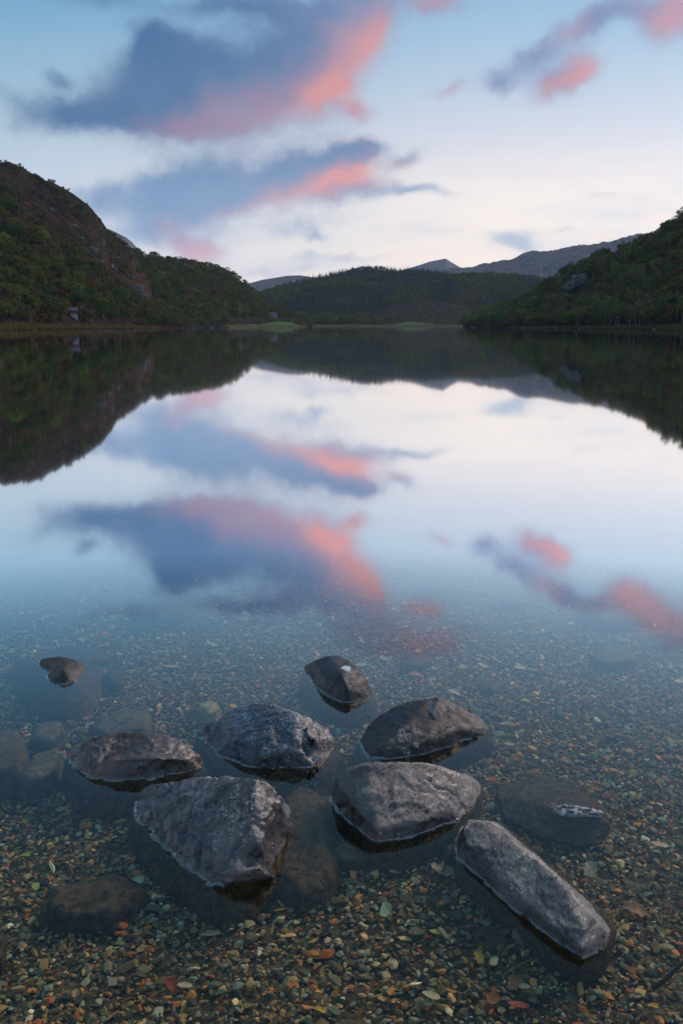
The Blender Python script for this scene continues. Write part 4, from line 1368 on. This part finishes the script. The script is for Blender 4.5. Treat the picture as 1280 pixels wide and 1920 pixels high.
def tree_meshes(name, seed, H, crown, trunk_r, nclump, nleaf, lsize, cr, m_leaf, m_bark, limbs=5, lean=.05):
    """crown = (radius, bottom height, top height); returns trunk mesh, crown mesh"""
    rs = np.random.default_rng(seed)
    rad, zb, zt = crown
    lx, ly = rs.normal(0, lean, 2) * H
    pts = [(lx * t ** 1.6 + rs.normal(0, .06), ly * t ** 1.6 + rs.normal(0, .06), H * .93 * t - .4 * (t == 0)) for t in np.linspace(0, 1, 7)]
    tv, tf = tube('t', pts, trunk_r, trunk_r * .2, None, 6)
    for k in range(limbs):
        t = rs.uniform(.35, .8)
        p = np.array(pts[int(t * 6)])
        a = rs.uniform(0, 6.28)
        L = rad * rs.uniform(.5, .95)
        e = p + np.array([math.cos(a) * L, math.sin(a) * L, L * rs.uniform(.4, 1.0)])
        md = (p + e) / 2 + rs.normal(0, .12, 3)
        v, f = tube('l', [p, md, e], trunk_r * .45, trunk_r * .12, None, 4)
        k0 = len(tv)
        tv += v
        tf += [tuple(i + k0 for i in q) for q in f]
    tm = mesh_from(name + '_trunk', tv, tf)
    tm.materials.append(m_bark)
    V, Fc = [], []
    cen = np.array([lx * .6, ly * .6, (zb + zt) / 2])
    ext = np.array([rad, rad, (zt - zb) / 2])
    for c in range(nclump):
        d = rs.normal(size=3)
        d /= np.linalg.norm(d)
        p = cen + d * ext * rs.uniform(.25, .95) ** .6 * (1 - .25 * (d[2] > .3))
        r = cr * rs.uniform(.7, 1.3)
        n = int(nleaf * rs.uniform(.6, 1.3))
        q = rs.normal(size=(n, 3))
        q /= np.linalg.norm(q, axis=1, keepdims=True)
        q = p + q * r * rs.uniform(.3, 1, (n, 1)) ** .5 * np.array([1, 1, .7])
        for pt in q:
            a = rs.normal(size=3)
            a /= np.linalg.norm(a)
            b = np.cross(a, rs.normal(size=3))
            b /= np.linalg.norm(b) + 1e-9
            s = lsize * rs.uniform(.6, 1.3)
            k0 = len(V)
            V += [pt - a * s, pt - b * s * .6, pt + a * s, pt + b * s * .6]
            Fc.append((k0, k0 + 1, k0 + 2, k0 + 3))
    cm = mesh_from(name + '_crown', V, Fc)
    cm.materials.append(m_leaf)
    return tm, cm


def conifer_meshes(name, seed, H, rad):
    rs = np.random.default_rng(seed)
    tv, tf = tube('t', [(0, 0, -.5), (0, 0, H * .5), (rs.normal(0, .1), 0, H)], .22, .03, None, 5)
    tm = mesh_from(name + '_trunk', tv, tf)
    tm.materials.append(M_BARK)
    V, Fc = [], []
    for z in np.linspace(.10, .98, 15):
        r = rad * (1 - z) ** .85 * rs.uniform(.8, 1.2) + .15
        k = max(5, int(10 * (1 - z)) + 4)
        ph = rs.uniform(0, 6.28)
        for j in range(k):
            a = ph + j * 6.283 / k + rs.normal(0, .15)
            L = r * rs.uniform(.65, 1.15)
            d = np.array([math.cos(a), math.sin(a), 0])
            s = np.array([-math.sin(a), math.cos(a), 0]) * L * .32
            b = np.array([0, 0, z * H + rs.normal(0, .15)])
            t = b + d * L + np.array([0, 0, -L * .45])
            md = b + d * L * .6 + np.array([0, 0, -L * .15])
            k0 = len(V)
            V += [b, md - s, t, md + s]
            Fc.append((k0, k0 + 1, k0 + 2, k0 + 3))
    cm = mesh_from(name + '_crown', V, Fc)
    cm.materials.append(M_CON)
    return tm, cm


def joined(name, tm, cm):
    bm = bmesh.new()
    bm.from_mesh(tm)
    n = len(bm.faces)
    bm.from_mesh(cm)
    bm.faces.ensure_lookup_table()
    for f in bm.faces[n:]:
        f.material_index = 1
    me = bpy.data.meshes.new(name)
    bm.to_mesh(me)
    bm.free()
    me.materials.append(tm.materials[0])
    me.materials.append(cm.materials[0])
    return proto(name, me)


OAK = [tree_meshes('oak', 300 + i, 7.5, (2.9 + .3 * (i % 3), 1.6, 7.4), .20, 26, 26, .30, .95, M_OAK, M_BARK) for i in range(5)]
OAKF = [tree_meshes('oak_far', 320 + i, 7.0, (3.0, 1.0, 7.0), .2, 18, 14, .50, 1.1, M_OAK, M_BARK, 2) for i in range(5)]
BIRCH = [tree_meshes('birch', 340 + i, 8.5, (1.7 + .2 * (i % 2), 2.8, 8.6), .10, 22, 20, .24, .70, M_BIRCHL, M_BARKB, 7, .06) for i in range(5)]
AUT = [tree_meshes('autumn', 360 + i, 7.0, (2.2, 1.8, 7.0), .12, 22, 16, .22, .8, M_AUT, M_BARKB if i % 2 else M_BARK, 8, .06) for i in range(4)]
BUSH = [tree_meshes('bush', 380 + i, 2.4, (1.7, 0.1, 2.5), .07, 14, 18, .26, .6, M_BUSH, M_BARK, 4) for i in range(4)]
CON = [conifer_meshes('conifer', 400 + i, 14, 2.6) for i in range(4)]
BARE = tree_meshes('bare', 420, 9, (2.6, 4, 9), .22, 6, 5, .2, .8, M_AUT, simple('bleached wood', (.36, .35, .34), .8, .2), 14, .05)


def trs(pts, smin, smax):
    n = len(pts)
    s = rng.uniform(smin, smax, n)
    rot = np.stack([rng.normal(0, .04, n), rng.normal(0, .04, n), rng.uniform(0, 6.28, n)], -1)
    scl = s[:, None] * np.stack([rng.uniform(.9, 1.2, n), rng.uniform(.9, 1.2, n), np.ones(n)], -1)
    return pts, rot, scl


def thin(P, dmin):
    """drop points that crowd a cell already taken"""
    key = np.floor(P[:, :2] / dmin).astype(int)
    _, i = np.unique(key, axis=0, return_index=True)
    return P[np.sort(i)]


def visible_first(P, n, margin=15):
    """the n points that show largest in the view: (chosen, the rest)"""
    px, py = to_px(P)
    inside = (px > -margin) & (px < 1280 + margin)
    d = np.linalg.norm(P, axis=1) + np.where(inside, 0, 1e6)
    o = np.argsort(d)
    k = min(n, int(inside.sum()))
    return P[o[:k]], P[o[k:]]


def zone(p, side):
    px, py = to_px(p[None, :])
    px = float(px[0])
    row = "at the water's edge" if p[2] < 2.5 else ('a little up the slope' if p[2] < 8 else 'well up the slope')
    if side == 'right':
        names = [(950, 'at the tip of the right shore'), (1050, 'left of the rock cliff'), (1110, 'under the rock cliff'), (1200, 'right of the rock cliff'), (9999, 'by the right edge')]
    elif side == 'left':
        names = [(60, 'by the left edge'), (125, 'left of the little house'), (160, 'beside the little house'), (250, 'right of the little house'), (9999, 'near the middle hill')]
    else:
        names = [(630, 'left end of the row'), (680, 'middle of the row'), (9999, 'right end of the row')]
        return next(n for lim, n in names if px < lim)
    return next(n for lim, n in names if px < lim) + ', ' + row


def plant(kindname, meshes, P, smin, smax, label, cat, group, side=None):
    for i, p in enumerate(P):
        tm, cm = meshes[i % len(meshes)]
        s = rng.uniform(smin, smax)
        root = empty(kindname, p, rng.uniform(0, 6.28))
        root.scale = (s * rng.uniform(.9, 1.15), s * rng.uniform(.9, 1.15), s)
        tag(root, label if side is None else label + ' ' + zone(np.asarray(p), side), cat, group)
        for nm, me in (('trunk', tm), ('crown', cm)):
            c = bpy.data.objects.new(nm, me)
            COL.objects.link(c)
            c.parent = root


def split_mix(P, w):
    u = rng.random(len(P))
    e = np.cumsum([0] + list(w))
    e = e / e[-1]
    return [P[(u >= a) & (u < b)] for a, b in zip(e[:-1], e[1:])]


def clear_of(P, boxes):
    px, py = to_px(P)
    k = np.ones(len(P), bool)
    d = np.linalg.norm(P[:, :2], axis=1)
    for (x0, x1, y0, y1, dm) in boxes:
        k &= ~((px > x0) & (px < x1) & (py > y0) & (py < y1) & (d < dm))
    return P[k]


def on_hill(h, px, py):
    """distance and place where a sight line meets a hill"""
    d = ray(px, py)
    q = math.atan2(d[0], d[1])
    hyp = math.hypot(d[0], d[1])
    r = np.linspace(float(h.foot(q)), float(h.crest(q)) * 1.02, 600)
    z = h.z(np.full_like(r, q), r)
    s = CAM_H + r * d[2] / hyp
    k = int(np.argmax(z >= s)) if (z >= s).any() else 599
    return np.array([r[k] * math.sin(q), r[k] * math.cos(q), z[k]]), r[k], q


# --- crags and the right hand cliff, bare rock standing out of the slopes
M_CRAG = rock_material('weathered crag', (.05, .05, .05), (.17, .178, .175), (.33, .335, .325), .03, (1, 1, .35), warm=(.075, .065, .045), dry=(-9, -8), sunk=0.0, rough=(.8, .9), film=0.0)


def crag(h, px, py, wpx, hpx, label, seed, turn=0.0):
    P0, r, q = on_hill(h, px, py)
    w, hh = wpx / F * r, hpx / F * r
    rs = np.random.default_rng(seed)
    pts = []
    chunks = []
    for c in range(9):
        ox, oz, sc = rs.uniform(-.36, .36), rs.uniform(-.42, .34), rs.uniform(.32, .55)
        pts = []
        for k in range(14):
            v = rs.normal(size=3)
            v /= np.linalg.norm(v)
            pts.append(np.array([(ox + v[0] * sc * .5) * w, v[1] * w * .28 + (oz + v[2] * sc * .5) * hh * .45, (oz + v[2] * sc * .55) * hh]))
        chunks.append(pts)
    me = stone(chunks, voxel=max(w, hh) / 60, smooth=0, amp=(hh * .12, hh * .05), seed=seed, cell=hh * .30, aniso=(2.2, 1, .7), name='crag')
    o = link('crag', me, M_CRAG)
    o.location = P0 + np.array([math.sin(q), math.cos(q), 0]) * w * .10
    o.rotation_euler = (0, 0, -q + turn)
    tag(o, label, 'crag', 'bare crags on the hillsides')
    return r


bpy.context.view_layer.update()
r_cliff = crag(hill_right, 1078, 540, 48, 54, 'broad pale rock cliff standing out of the right hand wood', 7)
crag(hill_left, 152, 452, 16, 12, 'highest small grey crag on the bracken slope', 8)
crag(hill_left, 172, 470, 20, 18, 'grey crag below the highest one on the bracken slope', 9)
crag(hill_left, 186, 488, 18, 16, 'grey crag in the middle of the bracken slope', 10)
crag(hill_left, 214, 505, 12, 18, 'narrow grey crag right of the middle of the bracken slope', 14)
crag(hill_left, 245, 523, 14, 16, 'pale crag on the edge of the bracken slope', 11)
crag(hill_left, 260, 543, 15, 24, 'tall pale crag above the shore wood on the left', 12)
crag(hill_left, 266, 558, 20, 16, 'lowest pale crag above the shore wood on the left', 13)
crag(hill_left, 198, 533, 12, 14, 'small dark crag low on the bracken slope', 15)

WHERE = ['left of the lowest pale crag', 'high up near the ridge of the bracken hill', 'above the shore wood by the house', 'just under the skyline on the left', 'between the highest crag and the ridge', 'low down at the edge of the middle hill', 'on the right flank of the bracken slope', 'at the foot of the bare strip']
for k, (cx_, cy_) in enumerate([(228, 548), (95, 395), (120, 505), (60, 372), (140, 425), (282, 572), (222, 487), (250, 566)]):
    crag(hill_left, cx_, cy_, rng.uniform(7, 13), rng.uniform(6, 12), 'small broken rock outcrop ' + WHERE[k], 40 + k)

# --- right hand wood
cliff_boxes = [(1052, 1104, 500, 640, r_cliff)]
P = thin(hill_right.sample(9000, 0.02, 1.08, x0=868, x1=1650), 4.8)
P = clear_of(P, [(1050, 1106, 522, 572, r_cliff + 3)])
px, py = to_px(P)
first, rest = visible_first(P, 170)
a, b, c, d = split_mix(first, (.30, .40, .22, .08))
plant('broadleaf_tree', OAK, a, .80, 1.35, 'dark green broadleaf tree', 'tree', 'trees of the right shore wood', 'right')
plant('birch_tree', BIRCH, b, .80, 1.35, 'slender pale stemmed birch', 'tree', 'trees of the right shore wood', 'right')
plant('thin_tree', AUT, c, .80, 1.35, 'thin brown half bare tree', 'tree', 'trees of the right shore wood', 'right')
plant('bush', BUSH, d, .8, 1.2, 'low green bush', 'bush', 'bushes of the right shore', 'right')
wood = [joined('wood_kind', *m) for m in OAK + OAK[:2] + AUT[:2] + BIRCH[:2]]
scatter('wood', *trs(rest, .50, 1.30), wood, None, 'dense mixed wood covering the right hillside')

# --- left shore wood, climbing part of the bracken hill
def left_mask(q, r, t):
    lim = np.interp(q, [azel(x, HZ)[0] for x in (-400, 0, 60, 120, 200, 260, 320)], [.62, .50, .46, .36, .30, .30, .5])
    n = fbm(np.stack([r * np.sin(q) / 28, r * np.cos(q) / 28, 0 * r], -1), 3, 31)
    return (t < lim * (1 + .55 * n)) | (n > .42) & (t < .75)


P = thin(hill_left.sample(16000, 0.01, .8, left_mask, x0=-420, x1=345), 4.6)
house_at, r_house, q_house = on_hill(hill_left, 139, 594)
P = clear_of(P, [(124, 150, 570, 640, r_house + 6)])
first, rest = visible_first(P, 110)
a, b, c = split_mix(first, (.55, .20, .25))
plant('broadleaf_tree', OAK, a, .60, 1.25, 'rounded green tree', 'tree', 'trees of the left shore wood', 'left')
plant('thin_tree', AUT, b, .7, 1.0, 'brownish thin tree', 'tree', 'trees of the left shore wood', 'left')
plant('bush', BUSH, c, 1.1, 1.8, 'low bush on the left shore', 'bush', 'bushes of the left shore', 'left')
scatter('hillside_wood', *trs(rest, .40, 1.15), [joined('wood_kind', *m) for m in OAK + AUT[:2]], None, 'dark oak wood climbing the left bracken hill')
P = thin(hill_left.sample(9000, .20, 1.02, lambda q, r, t: fbm(np.stack([r * np.sin(q) / 40, r * np.cos(q) / 40, 0 * r], -1), 3, 77) > -.06, x0=-420, x1=330), 4)
scatter('heath_scrub', *trs(P, .25, .85), [joined('wood_kind', *m) for m in BUSH], None, 'scrub of heather and gorse on the bracken hill')

# --- wooded hill behind it
P = thin(hill_wood.sample(12000, 0.01, 1.03, x0=110, x1=585), 5.2)
cot_at, r_cot, q_cot = on_hill(hill_wood, 512, 593)
P = clear_of(P, [(500, 524, 560, 640, r_cot + 5), (425, 562, 598, 700, 2000)])
scatter('hill_wood', *trs(P, .45, 1.20), [joined('wood_kind', *m) for m in OAKF + OAK[:2] + AUT[:2]], None, 'unbroken wood of round crowned trees on the left middle hill')

# --- conifers and the far woods
P = thin(hill_conifer.sample(16000, 0.02, 1.06, x0=425, x1=990), 6.5)
hi = fbm(np.stack([P[:, 0] / 120, P[:, 1] / 120, 0 * P[:, 0]], -1), 3, 90)
q = np.arctan2(P[:, 0], P[:, 1])
gap = fbm(np.stack([P[:, 0] / 60, P[:, 1] / 60, 0 * P[:, 0]], -1), 3, 95) > .46
P, hi = P[~gap], hi[~gap]
con = (hi > -.25) & (P[:, 2] > 14)
scatter('conifer_forest', *trs(P[con], .35, .85), [joined('conifer_kind', *m) for m in CON], None, 'dark conifer forest covering the low hill at the lake head')
scatter('valley_wood', *trs(P[~con], .8, 1.5), [joined('wood_kind', *m) for m in OAKF], None, 'broadleaf wood at the foot of the conifer hill')
P = thin(hill_mid.sample(13000, 0.02, 1.05, x0=730, x1=1200), 6.5)
hi = fbm(np.stack([P[:, 0] / 110, P[:, 1] / 110, 0 * P[:, 0]], -1), 3, 91)
con = (hi > .0)
scatter('ridge_conifers', *trs(P[con], .30, .75), [joined('conifer_kind', *m) for m in CON], None, 'conifer plantation on the ridge below the right mountain')
scatter('ridge_wood', *trs(P[~con], .7, 1.2), [joined('wood_kind', *m) for m in OAKF + AUT[:2]], None, 'broadleaf wood on the ridge below the right mountain')
P = thin(hill_mound.sample(1800, 0.02, 1.0, x0=670, x1=975), 6)
scatter('mound_scrub', *trs(P, .5, 1.1), [joined('wood_kind', *m) for m in BUSH + AUT], None, 'brown scrub on the heather mound')


# --- row of trees along the head of the lake
def valley_pt(px, r):
    q = azel(px, HZ)[0]
    return np.array([r * math.sin(q), r * math.cos(q), float(np.interp(r, [1000, 1045, 1300], [0, .5, 2.0]))])


P = np.array([valley_pt(x + rng.normal(0, 4), rng.uniform(1075, 1130)) for x in np.concatenate([rng.uniform(590, 728, 46), rng.uniform(815, 905, 16), rng.uniform(700, 830, 12)])])
plant('broadleaf_tree', OAK, P[:46], .8, 1.7, 'round dark tree at the head of the lake,', 'tree', 'row of trees at the head of the lake', 'far')
plant('bush', BUSH, P[46:], 1.2, 2.2, 'olive bush on the flat ground at the head of the lake', 'bush', 'bushes at the head of the lake')
plant('bare_tree', [BARE], [on_hill(hill_wood, 450, 597)[0]], 1.5, 1.6, 'pale bare tree by the green field on the far left shore', 'tree', None)
plant('broadleaf_tree', [OAK[1]], [on_hill(hill_wood, 350, 496)[0]], .75, .8, 'lone spreading tree on the crest of the left middle hill', 'tree', None)

# --- fields at the lake head
M_FIELD = land_material('green pasture', (.085, .23, .040), (.10, .17, .045), (.1, .1, .1), (.2, .1), .05)
f1 = Hill([(428, 612), (446, 608), (470, 604), (498, 605.5), (520, 603), (545, 604), (558, 608), (568, 612)], [(428, 622), (480, 712), (520, 768), (566, 842)], [(428, 668), (480, 764), (520, 826), (566, 905)], back=60, rough=.02, cell=30, seed=33, foot_z=-.5)
f1.build('green_field', M_FIELD, 90, 24, 'bright green sloping pasture on the far left shore')
f2 = Hill([(735, 610), (745, 606), (765, 603.5), (785, 604.5), (805, 607), (822, 611)], [(735, 1050), (822, 1050)], [(735, 1100), (822, 1090)], back=60, rough=.02, cell=30, seed=34, foot_z=-.5)
f2.build('green_field', M_FIELD, 60, 20, 'small bright green pasture at the head of the lake')


def on_field(px, r_add):
    q = azel(px, HZ)[0]
    r = float(f1.foot(q)) + r_add
    return np.array([r * math.sin(q), r * math.cos(q), max(.2, float(f1.z(np.array([[q]]), np.array([[r]]))[0, 0]))])


P = np.array([on_field(x, d) for x, d in [(486, 26), (489, 32), (482, 36), (437, 20), (442, 34), (447, 45), (460, 54), (470, 56), (505, 58), (515, 60), (528, 60), (540, 58), (552, 50)]])
plant('bush', BUSH, P, .8, 1.4, 'bush in the rough hedge round the far left pasture', 'bush', 'hedge bushes round the far left pasture')

# --- reeds
def tuft(seed, h, n=26, spread=.45):
    rs = np.random.default_rng(seed)
    V, Fc = [], []
    for k in range(n):
        b = np.array([rs.normal(0, spread), rs.normal(0, spread), -.1])
        t = b + np.array([rs.normal(0, .18), rs.normal(0, .18), h * rs.uniform(.6, 1.1)])
        a = rs.uniform(0, 6.28)
        w = np.array([math.cos(a), math.sin(a), 0]) * .035
        m_ = (b + t) / 2 + np.array([0, 0, .08])
        k0 = len(V)
        V += [b - w, b + w, m_ + w, m_ - w, t]
        Fc += [(k0, k0 + 1, k0 + 2, k0 + 3), (k0 + 3, k0 + 2, k0 + 4)]
    me = mesh_from('reed', V, Fc)
    me.materials.append(M_REED)
    return proto('reed_kind', me)


M_REED = leaf_mat('dry reeds', [(0, (.22, .18, .08)), (.5, (.17, .17, .06)), (1, (.28, .22, .11))])
REED = [tuft(500 + i, .9) for i in range(5)]
M_REED = leaf_mat('glint pale reeds', [(0, (.36, .31, .19)), (.5, (.28, .25, .12)), (1, (.42, .36, .24))])  # far reeds coloured paler to paint the glint along the waterline
REEDF = [tuft(520 + i, .9) for i in range(5)]
P = hill_right.sample(5200, -.004, .055, x0=868, x1=1500)
P[:, 2] -= .15
scatter('shore_reeds', *trs(P, .7, 1.4), REED, None, 'yellowish reeds and rough grass fringing the right shore')
P = np.array([valley_pt(x, 1) for x in rng.uniform(420, 900, 2600)])
P = P * 0
xx = rng.uniform(425, 905, 7000)
P = np.array([valley_pt(x, rng.uniform(1046, 1066) - (30 if x > 830 else 0)) for x in xx])
q_ = [azel(x, HZ)[0] for x in np.linspace(424, 570, 900)]
P = np.concatenate([P, np.array([[(float(f1.foot(q)) + d) * math.sin(q), (float(f1.foot(q)) + d) * math.cos(q), .1] for q, d in zip(q_, rng.uniform(-3, 0, 900))])])
P[:, 2] -= .1
scatter('far_reeds', *trs(P, 1.3, 2.6), REEDF, None, 'pale reed bed along the head of the lake')
P = hill_left.sample(1500, -.002, .012, x0=-300, x1=345)
P[:, 2] -= .1
scatter('bank_grass', *trs(P, .8, 1.5), REED, None, 'rough grass at the water under the left wood')

# --- pale stones at the right shore
for k, (px, w, lab) in enumerate([(886, 5, 'small pale stone at the tip of the right shore'), (1001, 4, 'little white stone in the middle of the right shore'), (1044, 7, 'pale stone pair member at the right shore, left one'),
                                  (1090, 8, 'pale stone at the right shore below the birches, right of another'), (1228, 9, 'grey boulder on the bank near the right edge')]):
    q = azel(px, HZ)[0]
    r = float(hill_right.foot(q)) + 1.0
    s = w / F * r * .65
    me = stone([[rng.normal(size=3) * np.array([.5, .35, .32]) * s for _ in range(14)]], voxel=s / 14, smooth=1, amp=(s * .05, s * .02), seed=600 + k, cell=s * .4, name='shore_stone')
    o = link('shore_stone', me, M_CRAG)
    o.location = (r * math.sin(q), r * math.cos(q), .15)
    tag(o, lab, 'stone', 'pale stones along the right shore')

# ------------------------------------------------------------------ buildings
def box(bm, x0, x1, y0, y1, z0, z1):
    v = [bm.verts.new(p) for p in ((x0, y0, z0), (x1, y0, z0), (x1, y1, z0), (x0, y1, z0), (x0, y0, z1), (x1, y0, z1), (x1, y1, z1), (x0, y1, z1))]
    for f in ((0, 3, 2, 1), (4, 5, 6, 7), (0, 1, 5, 4), (1, 2, 6, 5), (2, 3, 7, 6), (3, 0, 4, 7)):
        bm.faces.new([v[i] for i in f])


def boxes(name, lst, m, parent):
    bm = bmesh.new()
    for b in lst:
        box(bm, *b)
    me = bpy.data.meshes.new(name)
    bm.to_mesh(me)
    bm.free()
    return link(name, me, m, parent, False)


def roof(name, w, d, z0, z1, m, parent, over=.3, along='x'):
    w2, d2 = w / 2 + over, d / 2 + over
    if along == 'x':
        V = [(-w2, -d2, z0), (w2, -d2, z0), (w2, d2, z0), (-w2, d2, z0), (-w2, 0, z1), (w2, 0, z1)]
        Fc = [(0, 1, 5, 4), (2, 3, 4, 5), (0, 4, 3), (1, 2, 5), (3, 2, 1, 0)]
    else:
        V = [(-w2, -d2, z0), (w2, -d2, z0), (w2, d2, z0), (-w2, d2, z0), (0, -d2, z1), (0, d2, z1)]
        Fc = [(0, 1, 4), (1, 2, 5, 4), (2, 3, 5), (3, 0, 4, 5), (3, 2, 1, 0)]
    return link(name, mesh_from(name, V, Fc), m, parent, False)


M_WHITE = simple('white render', (.32, .32, .32), .8, .2, .08)
M_RED = simple('red painted boards', (.22, .05, .045), .7, .2, .1)
M_SLATE = simple('slate roof', (.10, .115, .14), .6, .3, .2)
M_PANE = simple('dark window pane', (.02, .025, .03), .1, .5, .1)
M_GREYW = simple('weathered grey boards', (.16, .18, .19), .8, .2, .2)
M_BRICK = simple('red brick', (.30, .08, .06), .9, .1, .2)

h1 = empty('house', house_at + np.array([0, 0, -.6]), -q_house)
h1.scale = (.8, .8, .8)
tag(h1, 'little red and white house with a slate roof in the left shore wood', 'house')
boxes('lower_wall', [(-1.7, 1.7, -1.7, 1.7, -1.5, 1.7)], M_WHITE, h1)
boxes('upper_wall', [(-1.68, 1.68, -1.68, 1.68, 1.7, 3.6)], M_RED, h1)
rf = roof('roof', 3.4, 3.4, 3.6, 4.9, M_SLATE, h1)
boxes('chimney', [(.3, .8, -.2, .3, 4.3, 5.6)], M_BRICK, rf)
wn = boxes('window', [(.2, 1.2, -1.74, -1.66, 2.1, 3.1)], M_WHITE, h1)
boxes('pane', [(.3, 1.1, -1.76, -1.73, 2.2, 3.0)], M_PANE, wn)

h2 = empty('cottage', cot_at + np.array([0, 0, -.3]), -q_cot)
tag(h2, 'long white cottage among trees above the far green pasture', 'house')
boxes('wall', [(-3.6, 3.6, -1.8, 1.8, -1.5, 2.4)], M_WHITE, h2)
roof('roof', 7.2, 3.6, 2.4, 4.0, M_SLATE, h2)
for x in (-2.4, 0.0, 2.2):
    boxes('window', [(x - .4, x + .4, -1.86, -1.78, .9, 1.8)], M_PANE, h2)

for (px, wd, lab) in ((391, 2.8, 'grey boathouse with white posts at the far left shore'), (414, 2.2, 'small dark boathouse right of the grey one with white posts')):
    q = azel(px, HZ)[0]
    r = float(hill_wood.foot(q)) - 4
    bh = empty('boathouse', (r * math.sin(q), r * math.cos(q), 0), -q)
    tag(bh, lab, 'boathouse')
    boxes('wall', [(-wd / 2, wd / 2, -.2, 2.6, -.6, 1.9)], M_GREYW, bh)
    roof('roof', wd, 3.2, 1.9, 2.9, M_SLATE, bh, .2, 'y')
    boxes('door', [(-wd * .3, wd * .3, -.26, -.18, .1, 1.5)], M_PANE, bh)
    for s in (-1, 1):
        boxes('post', [(s * wd * .48 - .1, s * wd * .48 + .1, -.9, -.7, -.8, 2.0)], M_WHITE, bh)

# ------------------------------------------------------------------ air
bm = bmesh.new()
box(bm, -7000, 7000, -120, 8200, -9, 760)
me = bpy.data.meshes.new('haze')
bm.to_mesh(me)
bm.free()
hz = link('haze', me, None, None, False)
m, T = mat('evening air')
pv = T.node('ShaderNodeVolumePrincipled')
pv.inputs['Color'].default_value = (.70, .84, 1.0, 1)
pv.inputs['Density'].default_value = 0.00006
pv.inputs['Anisotropy'].default_value = 0.0
o = T.node('ShaderNodeOutputMaterial')
T.put(o.inputs['Volume'], pv.outputs[0])
me.materials.append(m)
hz['kind'] = 'stuff'
hz['label'] = 'thin blue evening haze'
